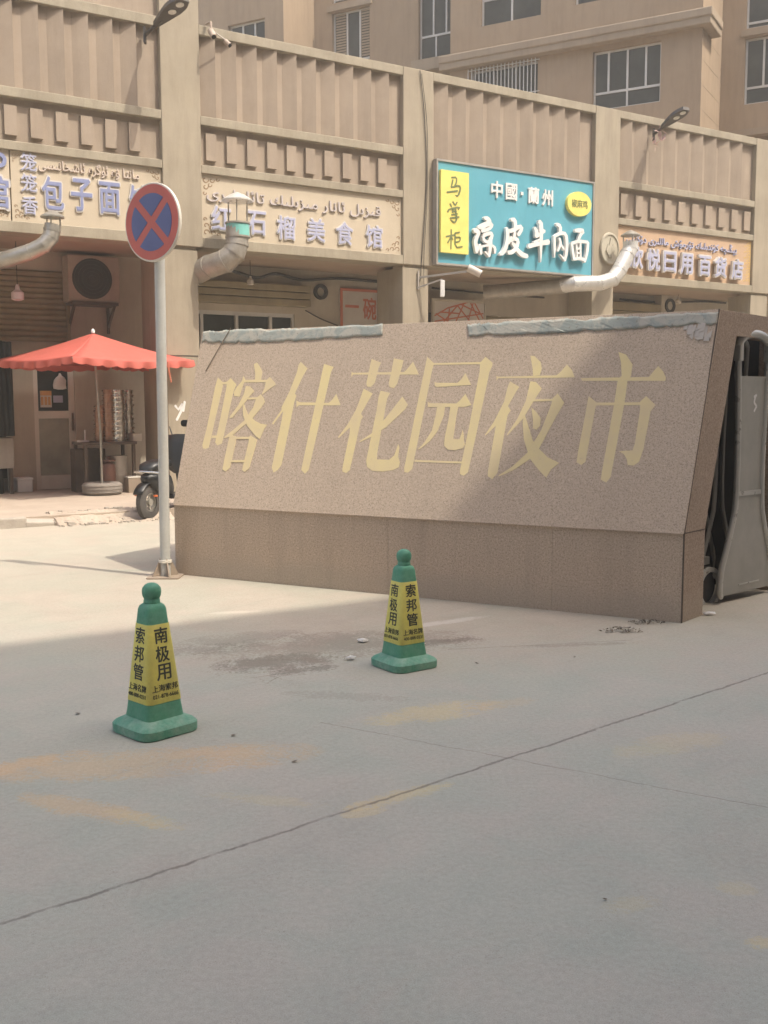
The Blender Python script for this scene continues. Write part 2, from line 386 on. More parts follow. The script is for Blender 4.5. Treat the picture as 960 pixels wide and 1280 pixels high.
def bannermat():
    m, n, b = base_mat('torn_banner_vinyl'); co = coord(n)
    f1 = ramp(n, nz(n, co, 5, 6, .75, .6), [(.46, 0.0), (.54, 1.0)])
    col = mixc(n, f1, (.31, .335, .305), (.45, .43, .365))
    col = mixc(n, ramp(n, nz(n, mapping(n, co, (1.4, 1, 1)), 2.2, 3, .6), [(.55, 0.0), (.7, .4)]), col, (.29, .34, .315))
    col = mixc(n, ramp(n, nz(n, co, 38, 4, .7), [(.58, 0.0), (.66, .75)]), col, (.22, .20, .16))
    lk(n, col, b.inputs['Base Color']); b.inputs['Roughness'].default_value = .6; bump(n, b, nz(n, mapping(n, co, (.6, 1, 1)), 16, 5, .7), .4, .008); return m
M_BANNER = bannermat()

def groundmat():
    m, n, b = base_mat('worn_concrete_road'); co = coord(n)
    big = nz(n, co, .35, 6, .6, .3); mid = nz(n, co, 2.2, 6, .7, .4); fin = nz(n, co, 45, 4, .75); fin2 = nz(n, co, 260, 2, .7)
    col = mixc(n, ramp(n, mid, [(.3, 0.0), (.7, 1.0)]), (.39, .395, .335), (.465, .437, .37))
    sepc = n.nodes.new('ShaderNodeSeparateXYZ'); lk(n, co, sepc.inputs[0]); X, Y = sepc.outputs[0], sepc.outputs[1]
    wob = mth(n, 'MULTIPLY', mth(n, 'SUBTRACT', nz(n, co, 1.3, 5, .65), .5), 1.0)
    # blown dust lying over the strip along the wall and the street beyond
    def linedist(p, q):
        dx, dy = q[0] - p[0], q[1] - p[1]; L = math.hypot(dx, dy); nx, ny = -dy / L, dx / L
        return mth(n, 'ADD', mth(n, 'ADD', mth(n, 'MULTIPLY', X, nx), mth(n, 'MULTIPLY', Y, ny)), -(p[0] * nx + p[1] * ny))
    dd = mth(n, 'ADD', linedist((-2.4, 6.5), (2.3, 6.3)), mth(n, 'MULTIPLY', wob, 2.2))
    dust = ramp(n, mth(n, 'MULTIPLY', mth(n, 'ADD', dd, 1.0), .5), [(.15, 0.0), (.95, 1.0)])
    col = mixc(n, mth(n, 'MULTIPLY', dust, .85), col, mixc(n, ramp(n, mid, [(.35, 0.0), (.7, 1.0)]), (.475, .42, .335), (.40, .35, .275)))
    # worn yellow road paint and rusty dust patches
    OR = (.60, .42, .24); YE = (.62, .50, .26); DK = (.19, .155, .12)
    def blob(px, ry, rx, rz, colr, st, sharp=.5):
        nonlocal col
        c0 = ground(px, ry); c1 = ground(px + rx, ry + rz[0]); wd_ = rz[1]
        ax = Vector((c1.x - c0.x, c1.y - c0.y)); L = ax.length; ax /= L; ay = Vector((-ax.y, ax.x))
        u = mth(n, 'DIVIDE', mth(n, 'ADD', mth(n, 'ADD', mth(n, 'MULTIPLY', X, ax.x), mth(n, 'MULTIPLY', Y, ax.y)), -(c0.x * ax.x + c0.y * ax.y)), L)
        v = mth(n, 'DIVIDE', mth(n, 'ADD', mth(n, 'ADD', mth(n, 'MULTIPLY', X, ay.x), mth(n, 'MULTIPLY', Y, ay.y)), -(c0.x * ay.x + c0.y * ay.y)), wd_)
        d = mth(n, 'SQRT', mth(n, 'ADD', mth(n, 'MULTIPLY', u, u), mth(n, 'MULTIPLY', v, v)))
        brk = mth(n, 'ADD', mth(n, 'MULTIPLY', mth(n, 'SUBTRACT', nz(n, co, 5, 6, .75), .5), 3.2), mth(n, 'MULTIPLY', mth(n, 'SUBTRACT', fin, .5), 2.6))
        msk = mth(n, 'MULTIPLY', ramp(n, mth(n, 'ADD', d, brk), [(.45, 1.0), (1.0, 0.0)]), ramp(n, d, [(.9, 1.0), (1.6, 0.0)]))
        col = mixc(n, mth(n, 'MULTIPLY', msk, st * (.8 if colr in (OR, YE) else 1.0)), col, colr)
    blob(160, 955, 230, (-15, .22), OR, .75); blob(300, 945, 110, (-8, .2), OR, .5); blob(30, 955, 90, (-18, .10), OR, .85); blob(110, 1012, 110, (22, .10), OR, .8); blob(180, 1025, 60, (12, .07), YE, .5)
    blob(545, 890, 90, (-14, .16), YE, .75); blob(620, 880, 60, (-8, .1), OR, .35); blob(500, 995, 70, (-18, .07), YE, .75); blob(455, 1015, 30, (-6, .05), YE, .6); blob(840, 930, 80, (-14, .14), YE, .35)
    blob(955, 1180, 25, (-4, .05), YE, .7); blob(790, 1130, 40, (-8, .06), YE, .3); blob(920, 1110, 30, (4, .06), YE, .35); blob(330, 1000, 90, (8, .06), YE, .35)
    blob(345, 828, 85, (-9, .24), DK, .8); blob(250, 812, 60, (-6, .16), DK, .4); blob(430, 806, 190, (-12, .42), (.25, .205, .155), .6); blob(380, 838, 45, (-6, .10), (.15, .12, .09), .7); blob(575, 800, 30, (-2, .08), (.15, .12, .09), .6); blob(300, 800, 90, (-10, .25), DK, .35); blob(555, 803, 34, (-3, .12), DK, .7); blob(420, 800, 90, (6, .3), (.25, .21, .17), .4)
    blob(560, 777, 55, (-8, .07), (.66, .62, .55), .7); blob(300, 765, 40, (-2, .06), (.62, .56, .46), .6); blob(430, 870, 90, (4, .10), DK, .22); blob(720, 806, 90, (-3, .05), DK, .4)
    # tyre scuffs
    sc1 = ramp(n, nz(n, mapping(n, mapping(n, co, (1, 1, 1), (0, 0, 0), (0, 0, R(-47))), (.22, 3.5, 1)), 1.5, 6, .75), [(.54, 0.0), (.78, 1.0)])
    col = mixc(n, mth(n, 'MULTIPLY', sc1, .35), col, (.27, .255, .23))
    st3 = ramp(n, nz(n, co, .9, 6, .75, .8), [(.54, 0.0), (.66, 1.0)]); col = mixc(n, mth(n, 'MULTIPLY', st3, .22), col, (.33, .30, .25))
    st4 = ramp(n, nz(n, mapping(n, co, (1, 1, 1), (5, 9, 0)), 1.4, 6, .75, .6), [(.56, 0.0), (.68, 1.0)]); col = mixc(n, mth(n, 'MULTIPLY', st4, .25), col, (.50, .42, .34))
    gp_ = ramp(n, nz(n, mapping(n, co, (1, 1, 1), (11, 2, 0)), 1.1, 5, .7, .5), [(.42, 0.0), (.6, 1.0)]); col = mixc(n, .16, col, mixc(n, gp_, (.36, .43, .37), (.50, .40, .36)))
    sp1 = ramp(n, nz(n, co, 14, 5, .75), [(.66, 0.0), (.76, 1.0)]); col = mixc(n, mth(n, 'MULTIPLY', sp1, .5), col, (.24, .215, .18))
    sp2 = ramp(n, nz(n, mapping(n, co, (1, 1, 1), (7, 3, 0)), 11, 6, .8), [(.63, 0.0), (.74, 1.0)]); col = mixc(n, mth(n, 'MULTIPLY', sp2, .35), col, (.50, .44, .35))
    col = mixc(n, 1.0, col, ramp(n, fin, [(.25, .82), (.75, 1.06)]), 'MULTIPLY'); col = mixc(n, 1.0, col, ramp(n, fin2, [(.25, .78), (.75, 1.12)]), 'MULTIPLY')
    vo_ = n.nodes.new('ShaderNodeTexVoronoi'); vo_.inputs['Scale'].default_value = 75; lk(n, co, vo_.inputs['Vector'])
    pits = mth(n, 'MULTIPLY', ramp(n, vo_.outputs['Distance'], [(.10, 1.0), (.22, 0.0)]), ramp(n, nz(n, co, 4, 4, .7), [(.45, 0.0), (.65, 1.0)]))
    col = mixc(n, mth(n, 'MULTIPLY', pits, .55), col, (.17, .15, .125))
    vs_ = n.nodes.new('ShaderNodeTexVoronoi'); vs_.inputs['Scale'].default_value = 130; lk(n, co, vs_.inputs['Vector'])
    col = mixc(n, mth(n, 'MULTIPLY', mth(n, 'MULTIPLY', ramp(n, vs_.outputs['Distance'], [(.12, 1.0), (.25, 0.0)]), ramp(n, nz(n, co, 2.3, 4, .7), [(.5, 0.0), (.7, 1.0)])), .5), col, (.62, .58, .49))
    # hairline cracks round the broken patches
    vc = n.nodes.new('ShaderNodeTexVoronoi'); vc.feature = 'DISTANCE_TO_EDGE'; vc.inputs['Scale'].default_value = 3.4
    lk(n, mixc(n, .3, co, mixc(n, 1.0, co, nz(n, co, 5, 5, .75), 'ADD')), vc.inputs['Vector'])
    crk = ramp(n, vc.outputs['Distance'], [(.006, 1.0), (.022, 0.0)])
    for (px_, py_, rad_) in ((335, 832, .55), (560, 803, .22)):
        g_ = ground(px_, py_); dx0 = mth(n, 'SUBTRACT', X, g_.x); dy0 = mth(n, 'SUBTRACT', Y, g_.y)
        dm = ramp(n, mth(n, 'DIVIDE', mth(n, 'SQRT', mth(n, 'ADD', mth(n, 'MULTIPLY', dx0, dx0), mth(n, 'MULTIPLY', dy0, dy0))), rad_), [(.35, .75), (1.0, 0.0)])
        col = mixc(n, mth(n, 'MULTIPLY', mth(n, 'MULTIPLY', crk, dm), ramp(n, nz(n, co, 3.3, 4, .7), [(.42, 0.0), (.58, 1.0)])), col, (.14, .115, .09))
    # slab joints and cracks
    hj = None
    wl = mth(n, 'MULTIPLY', mth(n, 'SUBTRACT', nz(n, co, 3.0, 4, .7), .5), .05)
    wl2 = mth(n, 'MULTIPLY', mth(n, 'SUBTRACT', nz(n, co, 25, 3, .7), .5), .02)
    for (p0, p1, hw, st, lim) in (((0, 1157), (960, 841), .010, .62, None), ((400, 903), (960, 1010), .005, .45, None), ((560, 812), (790, 800), .006, .5, 1)):
        g0, g1 = ground(*p0), ground(*p1)
        d = mth(n, 'ABSOLUTE', mth(n, 'ADD', linedist((g0.x, g0.y), (g1.x, g1.y)), mth(n, 'ADD', wl, wl2)))
        msk = ramp(n, d, [(hw * .45, st), (hw, 0.0)])
        fade = ramp(n, nz(n, co, 6, 4, .7), [(.32, .25), (.5, 1.0)]); msk = mth(n, 'MULTIPLY', msk, fade)
        if st < .8:      # the fine joints stop at the wide one / at their ends
            axx = Vector((g1.x - g0.x, g1.y - g0.y)).normalized(); pr = mth(n, 'ADD', mth(n, 'MULTIPLY', X, axx.x), mth(n, 'MULTIPLY', Y, axx.y)); q0 = g0.x * axx.x + g0.y * axx.y
            msk = mth(n, 'MULTIPLY', msk, mth(n, 'GREATER_THAN', pr, q0))
            if lim: msk = mth(n, 'MULTIPLY', msk, mth(n, 'LESS_THAN', pr, g1.x * axx.x + g1.y * axx.y))
        col = mixc(n, msk, col, (.10, .085, .07)); hj = msk if hj is None else mth(n, 'MAXIMUM', hj, msk)
    lk(n, col, b.inputs['Base Color']); b.inputs['Roughness'].default_value = .85; b.inputs['Specular IOR Level'].default_value = .25
    h = mth(n, 'ADD', mth(n, 'MULTIPLY', fin, .5), mth(n, 'MULTIPLY', mid, 1.2)); h = mth(n, 'SUBTRACT', h, mth(n, 'MULTIPLY', hj, 2.0))
    bump(n, b, h, .28, .007); return m
M_GROUND = groundmat()
M_PAVE = worn('dusty_pavement', (.47, .395, .315), (.39, .315, .25), 2.2, .9, 0, .18, 0, .35)

# ------------------------------------------------------------------ ground, pavement, kerb
mb = MB(); mb.add([(-250, -250, 0), (250, -250, 0), (250, 250, 0), (-250, 250, 0)], [(0, 1, 2, 3)])
structure(mb.build('ground', M_GROUND))
KY, PZ = -2.45, 0.12
mb = MB(FAC); mb.box(-60, 60, KY + .14, 8.0, -.05, PZ); structure(mb.build('pavement', M_PAVE))
k0 = fp(36, 655, KY).x
mb = MB(FAC)
x = -40.0
while x < k0 - .05:
    x1 = min(x + .75, k0); mb.box(x + .006, x1 - .006, KY, KY + .138, -.05, PZ + .008 + random.uniform(-.006, .006)); x = x1
for x in range(0, 40): mb.box(-1.9 + x + .006, -.9 + x - .006, KY, KY + .138, -.05, PZ + .008)
structure(mb.build('kerb', M_CURB, bevel=.018))
# a broken, sunken kerb stone and the rubble slope beside it
p = fp(58, 656, KY); o = thing('broken_kerb_stone', 'sunken broken kerb stone tilted at the pavement edge left of the rubble', 'kerb stone', FAC @ Vector((p.x, KY, 0)), FROT)
mb = MB(); mb.add([(-.27, 0, -.06), (.27, .02, -.06), (.27, .17, -.06), (-.27, .16, -.06), (-.26, -.01, .07), (.26, .03, .035), (.27, .16, .075), (-.26, .15, .11)],
       [(0, 3, 2, 1), (4, 5, 6, 7), (0, 1, 5, 4), (1, 2, 6, 5), (2, 3, 7, 6), (3, 0, 4, 7)]); mb.build('stone', M_CURB, o, bevel=.015)
mb = MB(FAC); xs0, xs1 = fp(70, 655, KY).x, fp(215, 640, KY).x; nx_, ny_ = 130, 24; vs = []
for j in range(ny_ + 1):
    for i in range(nx_ + 1):
        s_ = xs0 + (xs1 - xs0) * i / nx_; t = j / ny_; yy = KY - .16 + t * .62 + .08 * noise.noise(Vector((s_ * 3, 1, 0)))
        zz = -.006 + (PZ + .022) * math.sin(min(1.0, t * 1.15) * math.pi * .5) + (.022 * noise.noise(Vector((s_ * 8, t * 5, 3))) + .012 * noise.noise(Vector((s_ * 24, t * 14, 8))) if 0 < j < ny_ else 0) - (.03 if j == ny_ else 0) - (.05 if i in (0, nx_) else 0)
        vs.append((s_, yy, zz))
mb.add(vs, [(j * (nx_ + 1) + i, j * (nx_ + 1) + i + 1, (j + 1) * (nx_ + 1) + i + 1, (j + 1) * (nx_ + 1) + i) for j in range(ny_) for i in range(nx_)])
structure(mb.build('dirt_slope', M_PAVE, smooth=60))
mb = MB(FAC)
for _ in range(420):
    s_ = xs0 + (xs1 - xs0) * random.random() ** 1.1; t = random.random(); r_ = random.choice([.008, .012, .016, .02, .03]) * random.uniform(.7, 1.3)
    c = Vector((s_, KY - .2 + t * .75, .004 + (PZ) * min(1, max(0, t - .1) * 1.3) + r_ * .2))
    vv = [c + Vector((random.uniform(.6, 1) * r_ * dx, random.uniform(.6, 1) * r_ * dy, random.uniform(.5, .9) * r_ * dz * .7)) for dx in (-1, 1) for dy in (-1, 1) for dz in (-1, 1)]
    mb.add(vv, [(0, 1, 3, 2), (4, 6, 7, 5), (0, 4, 5, 1), (2, 3, 7, 6), (0, 2, 6, 4), (1, 5, 7, 3)])
o = mb.build('rubble', M_CURB); o['kind'] = 'stuff'

# ------------------------------------------------------------------ arcade building (street facade)
TOP, BOT, MI1, MI2 = 7.58, 4.10, 6.036, 5.282
arc = fthing('arcade_building', 'long low beige arcade building with fluted parapet and shop signs between square pillars', 'building', -2, 0, 0)
PIL = [(-8.9, -8.2, 1.0), (-4.127, -3.47, 1.15), (.435, 1.10, .92), (5.139, 5.834, .75), (10.151, 10.84, .69), (15.0, 15.7, .7)]
REC = .115
for i, (a, b_, dp) in enumerate(PIL):
    m = MB(FAC); m.box(a, b_, 0, .45, BOT, TOP + (1.3 if i == 1 else 0)); m.box(a + .003, b_ - .085, .035, dp, 0, BOT - .05); m.box(a + .02, b_ - .1, .05, .4, BOT - .06, BOT + .01)
    pl = m.build('pillar', M_PILLAR, arc, bevel=.012)
for i in range(5):
    a, b_ = PIL[i][1], PIL[i + 1][0]; y0 = .006
    raised = 0.0
    for z0, z1 in ((TOP - .155, TOP), (MI1, MI1 + .14), (MI2, MI2 + .13), (BOT, BOT + .165)):
        if i == 2 and z0 in (MI1, MI2): continue
        MB(FAC).box(a, b_, y0, .45, z0, z1).build('beam', M_BEAM, arc, bevel=.01)
    # fluted parapet panel: flat strip, slope out to a ridge, return
    T = (.37, .37, .41, .436, .44)[i]; first = (-7.83 + .0, -3.19, 1.44, 6.19, 11.2)[i]
    zl, zh = MI1 + .13, TOP - .15
    if i == 2: zl = BOT + .16
    prof = [(a, REC)]; r_ = first
    while r_ < b_ - .1:
        prof += [(max(r_ - T * .62, a + .004), REC), (r_, .022), (r_ + .004, REC)]; r_ += T
    prof += [(b_, REC)]
    m = MB(FAC); n_ = len(prof)
    m.add([(x_, y_, z_) for z_ in (zl, zh) for x_, y_ in prof], [(k, k + 1, n_ + k + 1, n_ + k) for k in range(n_ - 1)])
    m.box(a, b_, REC + .05, .4, zl, zh); m.build('fluted_panel', M_PANEL, arc)
    if i != 2:
        m = MB(FAC); m.box(a, b_, REC, .4, MI2 + .12, MI1 + .01)
        st_ = (-7.63, -3.36, 0, 5.95, 11.0)[i]; k = st_
        if i == 1: pass
        while k < b_ - .2:
            m.box(k, k + (.18 if i < 3 else .21), REC - .055, REC + .02, 5.505, 5.93); k += (.374 if i == 0 else .3665 if i == 1 else .436)
        m.build('frieze_panel', M_PANEL, arc)
        MB(FAC).box(a, b_, REC + .01, .4, BOT + .15, MI2 + .01).build('sign_recess', M_PAINT, arc)
MB(FAC).box(-14, 22, .46, 6, BOT + .02, BOT + .2).build('ceiling', M_SOFFIT, arc)
MB(FAC).box(-14, 22, .4, 6, TOP - 1.3, TOP - 1.15).build('roof', M_SOFFIT, arc)
# raised parapet over the first bay (it runs higher, left of the first pillar)
m = MB(FAC); m.box(-8.2, -4.127, REC, .4, TOP, TOP + .9); zl_ = TOP + .06
m.build('parapet', M_PANEL, arc)
SY = 1.9
shopw = MB(FAC); 
def holes_wall(m, x0, x1, z0, z1, y0, y1, holes):
    xs = sorted({x0, x1} | {h[0] for h in holes} | {h[1] for h in holes})
    for a, b_ in zip(xs[:-1], xs[1:]):
        if b_ <= x0 or a >= x1: continue
        hs = sorted([(h[2], h[3]) for h in holes if h[0] <= a + 1e-6 and h[1] >= b_ - 1e-6]); z = z0
        for h0, h1 in hs:
            if h0 > z + 1e-4: m.box(a, b_, y0, y1, z, h0)
            z = h1
        if z < z1 - 1e-4: m.box(a, b_, y0, y1, z, z1)
DL, DR = fp(46, 600, SY).x, fp(97, 600, SY).x
holes = [(-7.6, DL - .42, PZ, 2.65), (DL, DR, PZ, 2.28), (-3.3, -.82, PZ, 3.28), (2.3, 5.0, PZ, 3.45), (6.3, 8.7, PZ, 3.2)]
holes_wall(shopw, -14, 22, 0, BOT + .03, SY, SY + .25, holes)
shopw.build('shop_wall', M_SHOPWALL, arc)
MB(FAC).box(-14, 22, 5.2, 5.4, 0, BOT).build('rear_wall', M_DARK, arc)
# roller shutters
def shutter(x0, x1, z0, z1, y, pitch=.09):
    m = MB(FAC); z = z0
    prof = []
    while z < z1 - .001:
        prof += [(y, z), (y - .025, z + pitch * .3), (y - .025, z + pitch * .7), (y, z + pitch)]; z += pitch
    n_ = len(prof); m.add([(x_, a, b_) for x_ in (x0, x1) for a, b_ in prof], [(k, k + 1, n_ + k + 1, n_ + k) for k in range(n_ - 1)])
    m.box(x0 - .05, x0, y - .06, y + .03, z0, z1 + .02); m.box(x1, x1 + .05, y - .06, y + .03, z0, z1 + .02)
    return m.build('roller_shutter', M_SHUTTER, arc, smooth=30)
def shutter_box(x0, x1, z0, z1, y):
    m = MB(FAC); h = (z1 - z0) / 3
    for k in range(3): m.box(x0, x1, y - .28 + .012 * (k == 1), y, z0 + h * k + .006, z0 + h * (k + 1) - .006)
    return m.build('shutter_box', M_SHUTTER, arc, bevel=.012)
shutter(-7.7, -5.20, 2.62, 3.72, SY - .03)
shutter_box(-2.95, -.61, 3.40, 3.80, SY - .003); shutter_box(6.2, 8.9, 3.30, 3.9, SY - .003)
shutter(6.35, 8.65, PZ, 3.3, SY + .12, .1)
shutter(3.9, 4.75, PZ, 3.4, SY + .1, .16)
# shop window under the shutter box of the second bay
win = MB(FAC); 
for x_ in (-3.28, -2.72, -2.02, -1.32, -.84): win.box(x_ - .03, x_ + .03, SY + .02, SY + .08, PZ, 3.26)
win.box(-3.3, -.82, SY + .02, SY + .08, 3.21, 3.28); win.box(-3.3, -.82, SY + .02, SY + .08, 1.0, 1.06)
wf = win.build('shop_window', M_ALU, arc); MB(FAC).box(-3.3, -.82, SY + .09, SY + .1, PZ, 3.26).build('pane', M_GLASSD, wf)
win = MB(FAC)
for x_ in (2.32, 2.75, 3.2, 3.85): win.box(x_ - .025, x_ + .025, SY + .02, SY + .08, PZ, 3.44)
win.box(2.3, 3.87, SY + .02, SY + .08, 3.40, 3.46)
wf = win.build('shop_window', M_DARK, arc); MB(FAC).box(2.3, 3.87, SY + .09, SY + .1, PZ, 3.44).build('pane', M_GLASSD, wf)
m = MB(FAC)
for (u_, v_, r_) in ((618, 376, .2), (637, 372, .22), (655, 380, .15), (627, 388, .12)):
    q = fp(u_, v_, SY); m.discy(q.x, q.z, SY + .06, SY + .085, r_, r_ * 1.15, 18, .55)
m.build('window_sticker', M_POSTW, wf)
MB(FAC).box(1.25, 1.9, SY - .35, SY - .002, PZ, 3.62).build('shop_pier', M_PILLAR, arc)
# glass door of the dumpling shop
m = MB(FAC); y0, y1 = SY + .03, SY + .09
m.box(DL, DL + .08, y0, y1, PZ, 2.28); m.box(DR - .1, DR, y0, y1, PZ, 2.28); m.box(DL + .08, DR - .1, y0, y1, 2.18, 2.28); m.box(DL + .08, DR - .1, y0, y1, 1.33, 1.46); m.box(DL + .08, DR - .1, y0, y1, PZ, .36)
door = m.build('door', M_DOOR, arc, bevel=.006)
MB(FAC).box(DL + .07, DR - .09, y0 + .03, y0 + .036, 1.45, 2.19).build('pane', M_GLASSD, door)
MB(FAC).box(DL + .07, DR - .09, y0 + .03, y0 + .036, .35, 1.34).build('pane', glassmat('door_glass_dusty', (.27, .265, .215), .2), door)
MB(FAC).bar((DR - .05, SY, 1.12), (DR - .05, SY, 1.42), .03, .03).build('handle', M_CHROME, door)
m = MB(FAC); m.box(DL + .12, DL + .31, y0 + .018, y0 + .028, 1.52, 1.80); nb = m.build('door_notice', M_PAPER, door)
m = MB(FAC); m.box(DL + .12, DL + .31, y0 + .012, y0 + .017, 1.72, 1.80); 
for k in range(3): m.box(DL + .13 + .06 * k, DL + .17 + .06 * k, y0 + .012, y0 + .017, 1.56, 1.70)
m.build('print', M_PAPERO, nb)
m = MB(FAC); m.box(DL + .34, DL + .50, y0 + .018, y0 + .028, 1.60, 1.72); m.build('door_notice', M_LILAC, door)
MB(FAC).discy(fp(75, 392, SY).x, fp(75, 392, SY).z, SY - .03, SY, .13, None, 24, .72).build('vent_ring', M_DARK, arc)
MB(FAC).discy(fp(400, 365, SY).x, fp(400, 365, SY).z, SY - .06, SY, .15, None, 24, .6).build('vent_ring', M_DARK, arc)
m = MB(FAC); q = fp(830, 383, SY - .1); m.box(q.x - .28, q.x + .28, SY - .28, SY - .002, q.z - .35, q.z + .3); fb = m.build('fan_box', M_SHOPWALL, arc, bevel=.01)
MB(FAC).discy(q.x, q.z, SY - .31, SY - .281, .17, None, 24, .6).build('fan_ring', M_DARK, fb)
# chalk scrawl on the first pillar
m = MB(FAC)
for pts in ([(219, 507), (223, 512), (228, 505)], [(228, 505), (226, 515), (221, 525)], [(231, 502), (229, 514)]):
    m.ribbon([(fp(u_, v_, .03).x, fp(u_, v_, .03).z) for u_, v_ in pts], .04, .031, .003)
m.build('chalk_mark', M_WHITE, arc)
m = MB(FAC); m.box(-4.13, -3.553, .031, .034, 2.345, 2.36); m.build('tile_joint', M_DARK, arc)

# round plaque on the third pillar
q = fp(761, 311, 0); pq = fthing('wall_medallion', 'round cream plaster medallion with a leaf motif on the pillar right of the teal sign', 'plaque', q.x, 0, q.z)
MB(FAC).discy(q.x, q.z, -.035, 0, .27, .33).build('disc', M_PLAS, pq, bevel=.01)
MB(FAC).discy(q.x, q.z, -.055, -.034, .262, .32, 36, .86).build('ring', M_PLAS, pq, bevel=.008)
m = MB(FAC)
for sx_ in (-1, 0, 1):
    pts = [(q.x + sx_ * .02, q.z - .2), (q.x + sx_ * .13, q.z - .05), (q.x + sx_ * .07, q.z + .2 - .1 * abs(sx_)), (q.x + sx_ * .02, q.z + .02)] if sx_ else [(q.x, q.z - .2), (q.x + .05, q.z), (q.x, q.z + .22), (q.x - .05, q.z)]
    m.prism(pts, -.062 - .003 * abs(sx_), -.034)
m.build('leaf_motif', M_PLAS, pq, bevel=.008)

# ------------------------------------------------------------------ shop signs
def curls(m, cx, cz, dx, dz, y, sc_=1.0):
    for (ox, oz, r_) in ((.05, .05, .05), (.14, .05, .04), (.05, .14, .04), (.22, .035, .03), (.035, .22, .03), (.11, .11, .035)):
        pts = []
        for k in range(11):
            a = k / 10 * 4.6; rr = r_ * (1 - k / 13) * sc_
            pts.append((cx + dx * (ox * sc_ + rr * math.cos(a)), cz + dz * (oz * sc_ + rr * math.sin(a))))
        m.ribbon(pts, .012 * sc_, y, .003)
def letters(root, chars, wd, ht, y, depth, mat, back=None, off=.02, grow=.05):
    for ch, (u_, v_) in chars:
        q = fp(u_, v_, y)
        if back:
            m = MB(FAC); put_text(m, ch, q.x, q.z, wd * (1 + grow), ht * (1 + grow), y + .004, depth, off + .028)
            bk = m.build('letter', back, root)
            m = MB(FAC); put_text(m, ch, q.x, q.z, wd, ht, y - depth + .001, .004, off); m.build('letter_face', mat, bk)
        else:
            m = MB(FAC); put_text(m, ch, q.x, q.z, wd, ht, y, depth, off); m.build('letter', mat, root)
SGY = REC - .055
# first bay
sg = fthing('shop_sign', 'cream sign board with bold blue characters behind the round no stopping sign', 'shop sign', -6, 0, BOT + .17)
xs = fp(13, 230, SGY).x
MB(FAC).box(xs + .01, -4.13, SGY, REC + .008, BOT + .168, MI2 - .002).build('board', M_CREAM, sg)
letters(sg, [('包', (65.6, 242)), ('子', (101.5, 244)), ('面', (136.5, 248)), ('馆', (174, 252))], .31, .46, SGY, .03, M_BLUE, M_LETSIDE, .02, .05)
letters(sg, [('笼', (35.4, 203)), ('笼', (35.9, 229)), ('香', (37, 257))], .22, .25, SGY, .025, M_LILAC, M_LETSIDE, .004, .06)
m = MB(FAC); q = fp(112, 213, SGY); put_text(m, uyghur('مانتا ۋە ئۈگرە ئاشخانىسى'), q.x, q.z, 1.55, .20, SGY, .03, .012); m.build('script_lettering', M_TAN, sg)
for c_ in ((xs + .03, BOT + .19, 1, 1, SGY - .004, .9), (-4.15, MI2 - .02, -1, -1, SGY - .004, .9), (xs + .03, MI2 - .03, 1, -1, SGY - .004, .5)):
    m = MB(FAC); curls(m, *c_); m.build('filigree', M_BROWN, sg)
sg = fthing('shop_sign', 'cream sign board cut off by the left edge of the photo', 'shop sign', -7.5, 0, BOT + .17)
MB(FAC).box(-8.19, xs - .01, SGY, REC + .008, BOT + .168, MI2 - .002).build('board', M_CREAM, sg)
letters(sg, [('馆', (-6, 240))], .36, .44, SGY, .035, M_BLUE, M_LETSIDE, .02, .1)
q = fp(-2, 200, SGY); MB(FAC).discy(q.x, q.z, SGY - .03, SGY, .11, .11, 24, .5).build('letter', M_BLUE, sg)
m = MB(FAC); curls(m, xs - .03, BOT + .19, -1, 1, SGY - .004, .9); m.build('filigree', M_BROWN, sg)
# second bay
sg = fthing('shop_sign', 'cream sign board with pale lilac characters above the teal banded chimney', 'shop sign', -1.5, 0, BOT + .17)
MB(FAC).box(-3.465, .43, SGY, REC + .008, BOT + .168, MI2 - .002).build('board', M_CREAM, sg)
letters(sg, [('红', (276, 273)), ('石', (320, 279)), ('榴', (357, 285)), ('美', (394.5, 288)), ('食', (430, 292)), ('馆', (467, 296))], .33, .37, SGY, .03, M_LILAC, M_LETSIDE, .014, .05)
m = MB(FAC); q = fp(372, 255, SGY); put_text(m, uyghur('قىزىل ئانار مىزىلىك تائاملىرى'), q.x, q.z, 3.35, .23, SGY, .03, .012); m.build('script_lettering', plain('pale_mauve_letter', (.52, .47, .46), .6), sg)
m = MB(FAC)
for cx_, cz_, dx_, dz_ in ((-3.45, MI2 - .02, 1, -1), (-3.45, BOT + .19, 1, 1), (.41, MI2 - .02, -1, -1), (.41, BOT + .19, -1, 1)): m = MB(FAC); curls(m, cx_, cz_, dx_, dz_, SGY - .004, 1.25); m.build('filigree', M_BROWN, sg)
# fourth bay
sg = fthing('shop_sign', 'orange beige sign board with raised violet characters at the right end of the facade', 'shop sign', 8, 0, BOT + .17)
MB(FAC).box(5.84, 10.145, SGY, REC + .008, BOT + .168, MI2 - .002).build('board', M_ORANGEB, sg)
letters(sg, [('欣', (793, 322)), ('悦', (814.6, 325)), ('日', (835, 327.5)), ('用', (856, 330)), ('百', (878.8, 332.5)), ('货', (898.5, 334.5)), ('店', (919.4, 337))], .36, .40, SGY - .05, .06, M_LILAC, M_LETSIDE, .025, .08)
m = MB(FAC); q = fp(854, 306, SGY); put_text(m, uyghur('يېڭىچە كۈندىلىك تۇرمۇش ماللىرى دۇكىنى'), q.x, q.z, 3.5, .24, SGY, .03, .008); m.build('script_lettering', M_LILAC, sg)
m = MB(FAC)
for k in range(7): curls(m, 10.12, BOT + .22 + .13 * k, -1, 1, SGY - .004, .9)
m.box(10.115, 10.125, SGY - .003, SGY + .01, BOT + .18, MI2 - .02)
m.build('filigree', M_GOLDF, sg)
